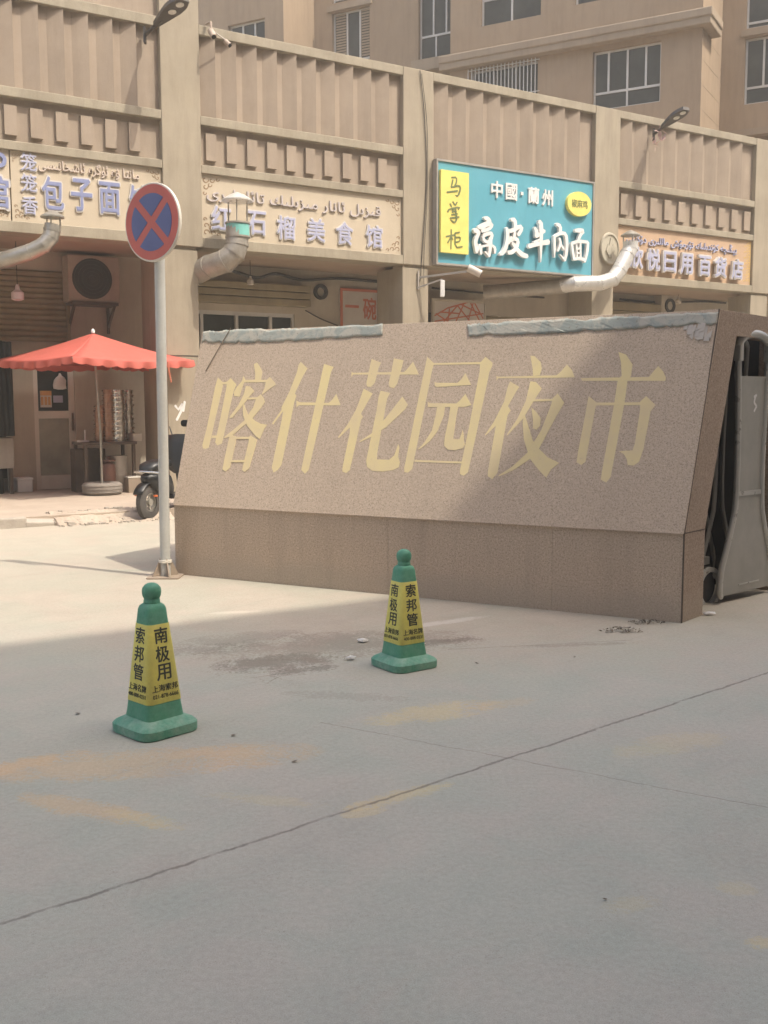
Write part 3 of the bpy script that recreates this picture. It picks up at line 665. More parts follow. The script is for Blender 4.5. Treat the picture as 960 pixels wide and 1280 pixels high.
# teal box sign over the third bay
TY = -.13
a = fp(545.5, 198.5, TY); b_ = fp(743, 227, TY); c_ = fp(545.5, 331, TY); d_ = fp(741, 346, TY)
tx0, tx1 = a.x, (b_.x + d_.x) / 2; tz1 = (a.z + b_.z) / 2; tz0 = (c_.z + d_.z) / 2
sg = fthing('shop_sign', 'teal box sign with white brush characters and a yellow name panel', 'shop sign', (tx0 + tx1) / 2, 0, tz0)
MB(FAC).box(tx0 + .03, tx1 - .03, TY + .01, -.01, tz0 + .03, tz1 - .03).build('board', M_TEAL, sg)
m = MB(FAC); fw = .035
m.box(tx0, tx0 + fw, TY - .012, -.012, tz0, tz1); m.box(tx1 - fw, tx1, TY - .012, -.012, tz0, tz1); m.box(tx0 + fw, tx1 - fw, TY - .012, -.012, tz0, tz0 + fw); m.box(tx0 + fw, tx1 - fw, TY - .012, -.012, tz1 - fw, tz1)
m.build('frame', M_TEALFR, sg)
yp = [fp(u_, v_, TY - .05) for u_, v_ in ((550.9, 212.2), (585.8, 216), (585.8, 318.6), (550.9, 314.7))]
px0, px1 = yp[0].x, yp[1].x; pz0 = (yp[2].z + yp[3].z) / 2; pz1 = (yp[0].z + yp[1].z) / 2
yb = MB(FAC).box(px0, px1, TY - .06, TY + .012, pz0, pz1).build('name_panel', M_YEL, sg)
BR = {'马': [([(200, 225), (265, 220), (260, 300), (225, 350)], 18), ([(215, 255), (195, 350)], 18), ([(195, 350), (300, 325), (315, 370), (280, 465), (250, 450)], [16, 20, 22, 20, 8]), ([(140, 412), (275, 395)], 18)],
      '掌': [([(215, 535), (240, 575)], 18), ([(270, 540), (245, 580)], 16), ([(180, 560), (200, 600)], 16), ([(150, 665), (165, 628), (310, 600), (285, 635)], [22, 16, 18, 10]), ([(205, 630), (255, 625), (250, 655), (205, 655), (205, 630)], 12), ([(205, 668), (262, 655)], 12), ([(198, 700), (275, 690)], 14), ([(250, 655), (268, 750), (238, 808), (188, 765)], [16, 20, 18, 8]), ([(180, 742), (295, 730)], 15)],
      '柜': [([(195, 890), (190, 1140)], [18, 14]), ([(130, 980), (235, 960)], 18), ([(190, 985), (150, 1060)], 16), ([(200, 990), (216, 1020)], 15), ([(245, 935), (300, 925)], 16), ([(243, 935), (243, 1120), (335, 1110)], 16), ([(250, 990), (312, 985), (305, 1042), (250, 1052)], 15)]}
def strokes(lst, ox, oy, k, y, m, px2m, th, wmul=1.0):
    for j, (pts, wd_) in enumerate(lst):
        P = [fp(ox + x_ / k, oy + z_ / k, y) for x_, z_ in pts]; wd_ = wd_ if isinstance(wd_, list) else [wd_] * len(pts)
        # smooth the stroke a little
        Q = [(p_.x, p_.z) for p_ in P]; W = [w_ / k * px2m * wmul for w_ in wd_]
        if len(Q) > 2:
            q2, w2 = [Q[0]], [W[0]]
            for i in range(len(Q) - 1):
                q2 += [(Q[i][0] * .75 + Q[i + 1][0] * .25, Q[i][1] * .75 + Q[i + 1][1] * .25), (Q[i][0] * .25 + Q[i + 1][0] * .75, Q[i][1] * .25 + Q[i + 1][1] * .75)]
                w2 += [W[i] * .75 + W[i + 1] * .25, W[i] * .25 + W[i + 1] * .75]
            q2.append(Q[-1]); w2.append(W[-1]); Q, W = q2, w2
        m.ribbon(Q, W, y - th - .0007 * j, th + .0007 * j)
for ch, ls in BR.items():
    m = MB(FAC); strokes(ls, 545, 200, 10.24, TY - .061, m, 1 / 57., .004); m.build('character', M_OLIVE, yb)
BIG = [('凉', 580, 255, [([(262, 200), (310, 215), (342, 262)], [30, 55, 40]), ([(178, 340), (262, 288), (345, 258)], 36), ([(210, 350), (280, 308), (352, 283), (372, 308), (325, 360), (225, 388)], 38), ([(120, 375), (150, 385), (188, 412)], [50, 55, 40]),
        ([(182, 415), (132, 520), (140, 600), (152, 690)], [40, 48, 45, 30]), ([(155, 670), (205, 575)], [30, 18]), ([(245, 455), (310, 420), (370, 425), (352, 500), (322, 560)], 42), ([(240, 465), (252, 520), (310, 550)], 34), ([(205, 605), (212, 710)], [45, 32]),
        ([(345, 490), (342, 600), (325, 745)], [44, 50, 30]), ([(325, 740), (268, 678)], [30, 14]), ([(220, 605), (330, 585)], 26), ([(368, 592), (408, 630), (404, 700)], [24, 40, 22])]),
       ('皮', 580, 255, [([(640, 225), (688, 228), (700, 310), (682, 385)], [36, 50, 42, 40]), ([(585, 385), (650, 388), (768, 318), (790, 352), (738, 445)], [40, 44, 46, 44, 40]), ([(575, 345), (592, 450), (572, 600), (520, 700), (480, 715)], [34, 50, 50, 48, 30]), ([(615, 525), (690, 488), (738, 520), (715, 620), (650, 692), (598, 688)], 44),
        ([(655, 555), (720, 650), (790, 722), (865, 745)], [36, 46, 58, 44]), ([(640, 470), (600, 560)], 30), ([(690, 400), (670, 500)], 34)]),
       ('牛', 655, 255, [([(125, 340), (150, 395), (145, 462)], [34, 52, 44]), ([(140, 465), (200, 428), (262, 385)], 38), ([(42, 600), (150, 572), (320, 540)], [52, 46, 58]), ([(110, 545), (205, 500)], 20), ([(185, 250), (214, 290), (212, 540), (206, 825)], [44, 58, 46, 10])]),
       ('肉', 655, 255, [([(430, 290), (485, 315), (485, 425)], [34, 46, 40]), ([(402, 460), (402, 600), (402, 755)], [36, 40, 12]), ([(402, 468), (490, 412), (562, 428), (578, 550), (572, 700), (548, 805)], [30, 40, 44, 42, 44, 26]), ([(550, 800), (478, 715)], [26, 10]), ([(470, 490), (492, 560), (448, 670)], [30, 36, 22]), ([(490, 570), (538, 655)], [26, 18])]),
       ('面', 655, 255, [([(698, 380), (755, 378), (818, 386), (765, 440), (738, 530)], [40, 52, 44, 40, 36]), ([(648, 565), (660, 680), (682, 790)], [30, 34, 36]), ([(648, 562), (750, 528), (868, 545)], 36), ([(872, 550), (862, 690), (828, 825)], [38, 40, 26]), ([(682, 785), (760, 768), (832, 800)], 34), ([(712, 580), (722, 760)], 22), ([(765, 560), (770, 765)], 28), ([(715, 640), (775, 630)], 22), ([(718, 700), (775, 694)], 22)])]
for ch, ox, oy, ls in BIG:
    m = MB(FAC); strokes(ls, ox, oy, 11.294, TY - .02, m, 1 / 55., .065, 1.08); m.build('character', M_WHITE, sg)
for ch, (u_, v_) in [('中', (620.7, 237)), ('國', (638.8, 240)), ('蘭', (666.5, 244.5)), ('州', (684, 247.5))]:
    m = MB(FAC); q = fp(u_, v_, TY); put_text(m, ch, q.x, q.z, .265, .30, TY + .011, .03, .025); m.build('character', M_WHITE, sg)
q = fp(652, 242, TY); MB(FAC).box(q.x - .03, q.x + .03, TY - .02, TY + .011, q.z - .03, q.z + .03).build('dot', M_WHITE, sg)
q = fp(721.6, 255.6, TY); ov = MB(FAC).discy(q.x, q.z, TY - .07, TY + .011, .32, .24).build('name_panel', M_YEL, sg)
m = MB(FAC); put_text(m, '椒麻鸡', q.x, q.z, .42, .16, TY - .071, .004, .01, 0, 0); m.build('character', M_OLIVE, ov)

# ------------------------------------------------------------------ exhaust ducts
def duct(label, path, r_, mat, caph, capr, capmat, band=None, name='exhaust_duct'):
    P = [FAC @ Vector((lambda q: (q.x, q.y, q.z))(fp(u_, v_, y_))) for u_, v_, y_ in path]
    root = thing(name, label, 'chimney', P[-1] + Vector((0, 0, -.6)), FROT)
    # segmented elbow
    m = MB(ID); m.tube(P, r_, 20, True); dct = m.build('duct', mat, root, smooth=30)
    for i in range(1, len(P) - 1):
        t = (P[i + 1] - P[i - 1]).normalized(); m = MB(ID); m.tube([P[i] - t * .012, P[i] + t * .012], r_ * 1.05, 20)
        m.build('seam_ring', mat, root, smooth=30)
    top = P[-1]
    m = MB(ID)
    for k in range(3):
        a = k * 2.094 + .6; m.tube([top + Vector((math.cos(a) * r_ * .93, math.sin(a) * r_ * .93, -.03)), top + Vector((math.cos(a) * r_ * .93, math.sin(a) * r_ * .93, caph))], .012, 6)
    m.build('cap_post', M_GALV, root)
    m = MB(ID); m.lathe([(capr, caph - .02), (capr, caph), (capr * .5, caph + capr * .33), (.02, caph + capr * .5)], 24, top); m.build('rain_cap', capmat, root, smooth=30)
    if band:
        m = MB(ID); m.tube([top + Vector((0, 0, -band - .02)), top + Vector((0, 0, -.02))], r_ * 1.02, 20); m.build('band', M_TEALP, root, smooth=30)
        m = MB(ID); m.tube([top + Vector((0, 0, -.015)), top + Vector((0, 0, .01))], r_ * 1.1, 20); m.tube([top + Vector((0, 0, -band - .04)), top + Vector((0, 0, -band - .015))], r_ * 1.1, 20); m.build('band_edge', M_DUCTD, root, smooth=30)
    return root
duct('bent galvanised exhaust duct under the blue lettered sign at the left edge', [(-45, 338, .7), (5, 325, -.05), (38, 315, -.35), (54, 307, -.42), (63, 297, -.42), (65, 288, -.42), (66, 281, -.42)], .118, M_GALV, .12, .17, M_GALV)
duct('greasy exhaust duct with teal band and cone cap in front of the lilac sign', [(225, 352, .75), (262, 333, -.1), (282, 326, -.36), (293, 316, -.45), (296, 306, -.45), (297, 279, -.45)], .185, M_DUCTD, .36, .25, M_DUCTW, .19)
duct('white exhaust duct bending up beside the plaster medallion', [(702, 357, .12), (718, 355, -.12), (750, 354, -.34), (766, 349, -.42), (774, 338, -.42), (784, 318, -.42), (788, 311, -.42), (788, 302, -.42)], .155, M_DUCTW, .13, .2, M_GALV)

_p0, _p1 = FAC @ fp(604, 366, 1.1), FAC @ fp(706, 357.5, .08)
MB(ID).tube([_p0, _p1], .15, 18).build('shade_toned_inner_duct', M_DUCTD, bpy.data.objects['exhaust_duct.002'], smooth=30)  # same white duct, its shade under the sign put into a darker grey
# ------------------------------------------------------------------ lamps, cameras, cables on the facade
def lamp(label, u0, v0, u1, v1, yo, rag=False):
    A = FAC @ fp(u0, v0, -.01); B = FAC @ fp(u1, v1, yo); t = (B - A).normalized()
    root = thing('street_lamp_head', label, 'lamp', A, FROT)
    sd = t.cross(UP).normalized(); up = sd.cross(t)
    MB(ID).tube([A, A + t * .25 * (B - A).length, A + (B - A) * .45], .03, 10).build('arm', M_LAMP, root, smooth=30)
    n_ = 12; vs = []
    L = (B - A) * .72; S0 = A + (B - A) * .3
    for i in range(n_ + 1):
        f = i / n_; wd_ = .05 + .10 * min(1, f * 1.7) - .10 * max(0, f - .8) * 3; th = .05 + .015 * math.sin(f * 3.1)
        c = S0 + L * f
        vs += [c - sd * wd_ - up * .02, c - sd * wd_ * .8 + up * th, c + sd * wd_ * .8 + up * th, c + sd * wd_ - up * .02]
    fs = [(i * 4 + k, i * 4 + (k + 1) % 4, (i + 1) * 4 + (k + 1) % 4, (i + 1) * 4 + k) for i in range(n_) for k in range(4)] + [(3, 2, 1, 0), (n_ * 4, n_ * 4 + 1, n_ * 4 + 2, n_ * 4 + 3)]
    MB(ID).add(vs, fs).build('housing', M_LAMP, root, smooth=30)
    m = MB(ID)
    for f in (.58, .85):
        c = S0 + L * f - up * .026; m.tube([c - up * .006, c + up * .01], .062, 16)
    m.build('lens', M_LENS, root)
    m = MB(ID); m.bar(A + UP * .12, A - UP * .12, .1, .03); m.build('wall_plate', M_LAMP, root)
    if rag:
        m = MB(ID)
        for k in range(16):
            c = A + t * random.uniform(.0, .3) + Vector((random.uniform(-.06, .06), random.uniform(-.1, .0), random.uniform(-.28, .05))); d1 = Vector((random.uniform(-.1, .1), random.uniform(-.05, .05), random.uniform(-.12, .12))); d2 = Vector((random.uniform(-.08, .08), random.uniform(-.05, .05), random.uniform(-.12, .02)))
            m.add([c, c + d1, c + d1 + d2, c + d2], [(0, 1, 2, 3)])
        m.build('rag', M_PINK, root)
lamp('dark street lamp head reaching out beside the tall left pillar', 181, 44, 229, 0, -1.05)
lamp('dark street lamp head with a pink rag at its bracket, above the orange sign', 817, 168, 857, 137, -.95, True)
def bullet(root, A, dirv, L=.2, r_=.045, mat=None):
    dirv = Vector(dirv).normalized(); A = Vector(A)
    b_ = MB(ID).tube([A, A + dirv * L], r_, 14).build('camera_body', mat or M_POSTW, root, smooth=30)
    MB(ID).tube([A + dirv * L, A + dirv * (L + .01)], r_ * .75, 14).build('lens', M_BLACK, b_)
q = FAC @ fp(258, 40, -.02); rt = thing('security_camera', 'pair of small spot cameras on a bracket at the corner beside the tall left pillar', 'camera', q, FROT)
MB(ID).tube([q + UP * .12, q - FE * .18 + UP * .1, q - FE * .2 - UP * .05], .02, 8).build('bracket', M_ACW, rt)
bullet(rt, q - FE * .16 - UP * .02, -FE * .5 + FD * .1 - UP * .7, .15, .05, M_ACW); bullet(rt, q + FD * .28 - FE * .1 - UP * .12, -FE * .6 + FD * .3 - UP * .6, .12, .04, M_ACW)
MB(ID).tube([q - FE * .15, q + FD * .28 - FE * .1 - UP * .1], .012, 8).build('bracket', M_POSTW, rt)
A = FAC @ fp(523, 347, .03); B = FAC @ fp(586, 339, -.75); C = FAC @ fp(553, 349, -.35); D = FAC @ fp(521, 360, .03)
rt = thing('security_camera', 'white bullet camera on a long braced arm under the teal sign', 'camera', A, FROT)
MB(ID).bar(A, B, .035, .035).build('arm', M_TEALFR, rt); MB(ID).bar(D, C, .025, .025).build('brace', M_TEALFR, rt)
MB(ID).bar(A + UP * .12, A - UP * .22, .08, .02).build('wall_plate', M_POSTW, rt)
bullet(rt, B + UP * .06 - FD * .02, -FE * .4 + FD * .6 - UP * .35, .26, .07)
c = C - UP * .02; m = MB(ID); m.bar(c + UP * .0, c - UP * .3, .11, .08); m.build('power_box', M_WHITE, rt, bevel=.01)
def cable(label, pts, r_=.011, mat=None):
    P = [FAC @ fp(u_, v_, y_) for u_, v_, y_ in pts]
    # sampled smooth curve
    Q = []
    for i in range(len(P) - 1):
        p0, p1, p2, p3 = P[max(i - 1, 0)], P[i], P[i + 1], P[min(i + 2, len(P) - 1)]
        for k in range(6):
            t = k / 6; Q.append(.5 * ((2 * p1) + (p2 - p0) * t + (2 * p0 - 5 * p1 + 4 * p2 - p3) * t * t + (3 * p1 - p0 - 3 * p2 + p3) * t ** 3))
    Q.append(P[-1]); o = MB(ID).tube(Q, r_, 6).build('cable', mat or M_CABLE); return tag(o, label, 'cable')
cable('thin dark cable hanging down the pillar left of the teal sign', [(525, 88, -.02), (530, 140, -.02), (533, 220, -.015), (528, 310, -.02), (525, 352, .02)], .007)
cable('second thin cable beside the hanging one on the pillar left of the teal sign', [(527, 92, -.02), (534, 160, -.02), (534, 240, -.015), (530, 320, -.02), (530, 360, .02)], .005)
cable('dark cable sagging along the arcade wall above the shutter box', [(252, 342, SY - .3), (285, 338, SY - .3), (320, 347, SY - .3), (345, 342, SY - .3), (378, 350, SY - .1), (420, 348, SY - .06), (472, 352, SY - .05)], .03)
cable('thin wire drooping from the shutter box to the framed poster', [(382, 388, SY - .2), (400, 398, SY - .1), (422, 407, SY - .03)], .012)
cable('dark cable running along the shop wall in the arcade at the right', [(775, 374, SY - .05), (830, 378, SY - .05), (880, 377, SY - .05), (907, 379, SY - .05)], .025)
cable('dark cable running under the arcade ceiling below the teal sign', [(540, 360, SY - .08), (600, 366, SY - .08), (680, 372, SY - .08)], .022)
cable('thin red strap hanging from the right tip of the red umbrella', [(210, 452, -1.6), (211, 462, -1.6), (214, 478, -1.6)], .012, M_POSTR)
def bulb(label, u_, v_, y_, r_, mat, top=BOT):
    p = FAC @ fp(u_, v_, y_); rt = thing('hanging_lamp', label, 'lamp', p, 0)
    MB(ID).tube([p + UP * r_ * 1.5, Vector((p.x, p.y, top))], .006, 6).build('cord', M_CABLE, rt)
    MB(ID).lathe([(.02, r_ * 1.6), (r_ * .35, r_ * 1.3), (r_ * .4, r_ * .8), (r_, r_ * .3), (r_, -r_ * .8), (r_ * .6, -r_), (.001, -r_)], 18, p).build('shade', mat, rt, smooth=40)
bulb('pinkish white lamp hanging in front of the left roller shutter', 22, 368, .9, .095, plain('pink_lamp_plastic', (.72, .55, .55), .4))
bulb('small grey lamp hanging in front of the shutter box right of the first pillar', 313, 352, 1.0, .06, M_POSTW)
bulb('small grey lamp hanging at the far right end of the arcade', 848, 376, 1.2, .07, M_POSTW)

# air conditioner
q0 = fp(86, 376, 1.5); q1 = fp(149, 322, 1.5)
ac = fthing('air_conditioner', 'outdoor air conditioner unit mounted above the red umbrella', 'air conditioner', (q0.x + q1.x) / 2, 1.5, q0.z)
MB(FAC).box(q0.x, q1.x, 1.5, 1.85, q0.z, q1.z).build('casing', M_ACW, ac, bevel=.015)
cxx, czz = q0.x + (q1.x - q0.x) * .46, (q0.z + q1.z) / 2; rr = (q1.z - q0.z) * .44
MB(FAC).discy(cxx, czz, 1.488, 1.499, rr).build('fan_opening', M_DARK, ac)
m = MB(FAC)
for k in range(1, 6): m.discy(cxx, czz, 1.478, 1.487, rr * k / 5.5, None, 32, 1 - .02 * 5.5 / k)
m.build('fan_grille', M_LAMP, ac)
m = MB(FAC); m.box(q0.x + .05, q1.x - .05, 1.45, 1.9, q0.z - .05, q0.z - .002)
for x_ in (q0.x + .1, q1.x - .1): m.bar((x_, 1.5, q0.z - .03), (x_, 1.89, q0.z - .4), .04, .04); m.box(x_ - .02, x_ + .02, 1.86, 1.9, q0.z - .5, q0.z - .05)
m.build('bracket', M_WOOD, ac)

# framed posters on the shop wall
def poster(label, u0, v0, u1, v1, y, frame_mat):
    a, b_ = fp(u0, v0, y), fp(u1, v1, y); x0, x1, z1, z0 = a.x, b_.x, a.z, b_.z
    rt = fthing('framed_poster', label, 'poster', (x0 + x1) / 2, y, z0)
    MB(FAC).box(x0, x1, y - .03, y + .01, z0, z1).build('panel', M_POSTW, rt)
    m = MB(FAC); f = .05; m.box(x0, x0 + f, y - .05, y - .031, z0, z1); m.box(x1 - f, x1, y - .05, y - .031, z0, z1); m.box(x0 + f, x1 - f, y - .05, y - .031, z1 - f, z1); m.box(x0 + f, x1 - f, y - .05, y - .031, z0, z0 + f)
    m.build('frame', frame_mat, rt); return rt, x0, x1, z0, z1
rt, x0, x1, z0, z1 = poster('pale framed poster with two red characters beside the pillar', 424, 360, 480, 440, SY - .03, M_POSTR)
for ch, (u_, v_), hh in (('一', (440, 383), .05), ('碗', (462, 386), .42)):
    q = fp(u_, v_, SY - .06); m = MB(FAC); put_text(m, ch, q.x, q.z, .30, hh, SY - .061, .004, .02); m.build('character', M_POSTR, rt)
rt, x0, x1, z0, z1 = poster('white poster with red lattice drawing under the teal sign', 539, 373, 606, 440, SY - .36, M_SHOPWALL)
m = MB(FAC); seg = [((541, 396), (560, 385)), ((560, 385), (592, 376)), ((592, 376), (604, 398)), ((541, 402), (604, 392)), ((555, 402), (572, 382)), ((572, 382), (588, 402)), ((580, 380), (570, 402)), ((588, 378), (600, 402)), ((545, 392), (560, 402)), ((562, 386), (560, 402)), ((592, 377), (585, 402)), ((550, 390), (575, 392)), ((600, 392), (575, 380))]
for k, (a, b_) in enumerate(seg):
    qa, qb = fp(*a, SY - .4), fp(*b_, SY - .4); m.ribbon([(qa.x, qa.z), (qb.x, qb.z)], .028, SY - .394 - .0006 * k, .003)
m.build('drawing', M_POSTR, rt)

# ------------------------------------------------------------------ apartment block behind
def aframe(u_, Y):                                           # broad face through pixel column u_ at distance Y
    d = ray(u_, 400); return frame((EYE + d * (Y / d.y)).to_3d() * Vector((1, 1, 0)) if False else ((d * (Y / d.y)).x, Y, 0), APX, APY, UP)
apt = thing('apartment_block', 'tall beige apartment block with stepped facades and cornices behind the arcade', 'building', (6, 32, 0), math.atan2(APX.y, APX.x))
ZA = 19.0
def apt_window(M, x0, x1, z0, z1, mull, tr, dep=.13, grille=False):
    """mull: fractions of vertical bars above the transom, tr: transom fraction from the bottom"""
    m = MB(M); f = .05
    m.box(x0, x0 + f, dep, dep + .06, z0, z1); m.box(x1 - f, x1, dep, dep + .06, z0, z1); m.box(x0 + f, x1 - f, dep, dep + .06, z1 - f, z1); m.box(x0 + f, x1 - f, dep, dep + .06, z0, z0 + f)
    zt = z0 + (z1 - z0) * tr; m.box(x0 + f, x1 - f, dep - .005, dep + .055, zt - f * .6, zt + f * .6)
    for q_ in mull: xx = x0 + (x1 - x0) * q_; m.box(xx - f * .55, xx + f * .55, dep - .008, dep + .052, zt + f * .6, z1 - f)
    xx = (x0 + x1) / 2; m.box(xx - f * .5, xx + f * .5, dep - .003, dep + .05, z0 + f, zt - f * .6)
    wf_ = m.build('window', M_ALU, apt)
    MB(M).box(x0 + .02, x1 - .02, dep + .03, dep + .04, z0 + .02, z1 - .02).build('pane', M_GLASS, wf_)
    if grille:
        m = MB(M); k = x0 - .05
        while k < x1 + .05: m.box(k - .012, k + .012, -.06, -.036, z0 - .05, z1 + .05); k += .115
        for zz in (z0, (z0 + z1) / 2 - .1, z1): m.box(x0 - .06, x1 + .06, -.035, -.015, zz - .012, zz + .012)
        m.build('window_grille', M_ALU, wf_)
    return wf_
def rect(M, u0, v0, u1, v1, y=0.0):
    a, b_ = pick(M, u0, v0, y), pick(M, u1, v1, y); return a.x, b_.x, b_.z, a.z
# main face A
MA = aframe(868, 28.0); aL = pick(MA, 563, 60).x
wA1 = (lambda r: (r[0], r[1], r[2], r[3]))(rect(MA, 740.5, 66, 825, 131)); zc = pick(MA, 782, 52).z
za0 = pick(MA, 782, 133).z; za1 = pick(MA, 782, 58).z
wA1 = (pick(MA, 740.5, 100).x, pick(MA, 825.5, 100).x, za0, za1)
zb0 = pick(MA, 638, 26).z; wA2 = (pick(MA, 600.5, 20).x, pick(MA, 676, 20).x, zb0, zb0 + 1.75)
zg1 = pick(MA, 630, 82).z; wA3 = (pick(MA, 588, 100).x, pick(MA, 672, 100).x, zg1 - 1.5, zg1)
wA4 = (wA1[0] - .35, wA1[1], zb0 + .05, zb0 + 1.8)
H_A = [wA1, wA2, wA3]
wA4 = (pick(MA, 741, 0).x - .0, pick(MA, 825, 0).x, pick(MA, 730, 4).z, pick(MA, 730, 4).z + 1.6)
wA4 = (pick(MA, 738, 2).x - .45, pick(MA, 738, 2).x + 1.35, wA4[2], wA4[3])
H_A.append(wA4)
m = MB(MA); holes_wall(m, aL, 0, 0, ZA, 0, .3, H_A); m.box(aL, 0, .3, 5, 0, ZA); m.build('wall', M_APT, apt)
apt_window(MA, *wA1, (.22, .5, .77), .30); apt_window(MA, *wA2, (.28, .55, .8), .42); apt_window(MA, *wA3, (.33, .66), .3, .13, True); apt_window(MA, *wA4, (.33, .66), .3)
# cornice bands: two courses round face A
zc1 = pick(MA, 700, 47).z; zc0 = pick(MA, 700, 66).z
for z0, z1, pr in ((zc1 - .22, zc1, .30), (zc0, zc0 + .22, .26)):
    MB(MA).box(aL - .25, pr, -pr, 1.0, z0, z1).build('cornice', M_APTTRIM, apt, bevel=.03)
MB(MA).box(aL - .1, .12, -.12, .9, zc0 + .22, zc1 - .22).build('cornice', M_APT, apt)
# lit return on the right of A, then face B
sB = None
lo, hi = 0.0, 8.0
def pxof(P):
    c = P - EYE; return 480 + F * c.dot(_r) / c.dot(_f)
for _ in range(50):
    mid_ = (lo + hi) / 2
    if pxof(MA @ Vector((0, mid_, 7))) < 896: lo = mid_
    else: hi = mid_
sB = lo
MBf = frame(MA @ Vector((0, sB, 0)), APX, APY, UP)
zB1 = pick(MBf, 945, 46).z; zB0 = pick(MBf, 945, 129).z
wB = (pick(MBf, 930.5, 90).x, pick(MBf, 930.5, 90).x + 1.5, zB0, zB1); wB2 = (wB[0], wB[1], zB1 + .25, zB1 + 1.9)
zB = pick(MBf, 930, 162).z
m = MB(MBf); holes_wall(m, .0, 5.5, zB, ZA, 0, .3, [wB, wB2]); m.box(0, 5.5, .3, 4, zB, ZA); m.build('wall', M_APT, apt)
MB(MBf).box(.0, 5.5, 1.0, 4, 0, zB).build('wall', M_APT, apt)
apt_window(MBf, *wB, (.32, .62), .26); apt_window(MBf, *wB2, (.5,), .1)
MB(MBf).box(wB[0] - .1, wB[1] + .2, -.06, .1, zB1 + .04, zB1 + .2).build('sill', M_APTTRIM, apt)
MB(MBf).box(.05, 5.5, -.05, .25, zB - .18, zB).build('cornice', M_APTTRIM, apt)
# recess left of A with a tall window, face C, lit return, face D
MC = frame(MA @ Vector((0, 1.0, 0)), APX, APY, UP)
xC0 = pick(MC, 393, 60).x; xC1 = pick(MC, 568, 60).x
zcw1 = pick(MC, 438, 12).z; zcw0 = pick(MC, 438, 78).z - .2
wC = (pick(MC, 415, 50).x, pick(MC, 462, 50).x, zcw0, zcw1); zcr = pick(MC, 540, 74).z
wC2 = (pick(MC, 523, 40).x, pick(MC, 563, 40).x, zcr, zcr + 2.6); wC3 = (wC[0], wC[1], zcw1 + .3, zcw1 + 1.6)
m = MB(MC); holes_wall(m, xC0, xC1, 0, ZA, 0, .3, [wC, wC2, wC3]); m.box(xC0, xC1, .3, 3.5, 0, ZA); m.build('wall', M_APT, apt)
apt_window(MC, *wC, (.36, .70), .16)
for f0, f1 in ((.06, .33), (.73, .95)):
    m = MB(MC)
    xa, xb = wC[0] + (wC[1] - wC[0]) * f0, wC[0] + (wC[1] - wC[0]) * f1; zlo = wC[2] + (wC[3] - wC[2]) * .2; zhi = wC[3] - .06; k = zlo
    while k < zhi - .02: m.box(xa, xb, .115, .128, k, k + .055); k += .085
    m.build('louvre', M_APTTRIM, apt)
apt_window(MC, *wC2, (.42, .82), .28); apt_window(MC, *wC3, (.5,), .1)
MB(MC).box(wC[0] - .12, wC[1] + .1, -.10, .05, zcw1 + .03, zcw1 + .2).build('sill', M_APTTRIM, apt)
MB(MC).box(wC2[0] - .1, wC2[1] + .3, -.3, .05, zcr - .38, zcr - .05).build('cornice', M_APTTRIM, apt)
lo, hi = 0.0, 8.0
P0 = Vector((xC0, 0, 7))
for _ in range(50):
    mid_ = (lo + hi) / 2
    if pxof(MC @ Vector((xC0, -mid_, 7))) > 357.5: lo = mid_
    else: hi = mid_
MD = frame(MC @ Vector((xC0, -lo, 0)), APX, APY, UP)
zD1 = pick(MD, 330, 22).z; wD = (pick(MD, 285, 40).x, pick(MD, 331, 40).x, zD1 - 1.5, zD1)
m = MB(MD); holes_wall(m, -14, 0, 0, ZA, 0, .3, [wD]); m.box(-14, 0, .3, lo + 3, 0, ZA); m.build('wall', M_APT, apt)
apt_window(MD, *wD, (.35, .68), .2)
m = MB(MA)
for k in range(12): m.box(.001, .004, .04, sB - .05, 4.2 + k * .62, 4.212 + k * .62)
m.build('wall_joint', M_APTTRIM, apt)
m = MB(MD)
for k in range(14): m.box(.001, .004, .04, lo - .03, 4.6 + k * .62, 4.612 + k * .62)
m.build('wall_joint', M_APTTRIM, apt)

# building across the street (behind the viewer) that shades the forecourt
HB = 21.0
sh = fthing('opposite_building', 'tall plain beige building behind the viewer, shading the forecourt', 'building', 0, -9.2 - HB * .5345, 0)
ye = -9.22 - HB * .5345
MB(FAC).box(-45, 45, ye - 12, ye, 0, HB).build('wall', M_APT, sh)
m = MB(FAC)
for i in range(-10, 11):
    for k in range(6): m.box(i * 4 - .9, i * 4 + .9, ye - .01, ye + .03, 1.2 + k * 3.3, 2.9 + k * 3.3)
m.build('window', M_GLASS, sh)

# ------------------------------------------------------------------ granite name wall and gate housing
XL, XR, XRT = -2.22, 2.45, 2.56
gw = thing('name_wall', 'brown granite wall leaning back, with six large gold characters', 'wall', WALL @ Vector((0, 0, 0)), WROT)
def wpick(u_, v_): return pick(WALL, u_, v_, 0.0)
seams = [XL, wpick(337, 690).x, wpick(485, 690).x, wpick(690, 710).x, XR]
for a, b_ in zip(seams[:-1], seams[1:]):
    MB(WALL).box(a + .0006, b_ - .0006, 0, .06, 0, ZM - .004).build('base_panel', M_GRANB, gw, bevel=.0012)
MB(WALL).box(XL + .01, XR - .01, .06, .5, 0, ZM - .01).build('core', M_GRANB, gw)
m = MB(SLAB)
m.add([(XL, -.012, -.006), (XR, -.012, -.006), (XRT, -.012, SLEN), (XL, -.012, SLEN), (XL, .05, .01), (XR, .05, .01), (XRT, .05, SLEN), (XL, .05, SLEN)], [(0, 1, 2, 3), (4, 7, 6, 5), (0, 4, 5, 1), (1, 5, 6, 2), (2, 6, 7, 3), (3, 7, 4, 0)])
m.build('slab', M_GRAN, gw, bevel=.003)
MB(WALL).box(XL + .004, XR - .004, -.0165, .0, ZM - .007, ZM + .001).build('ledge', granite('granite_ledge', (.42, .33, .25), (.58, .47, .37), (.68, .57, .46)), gw)
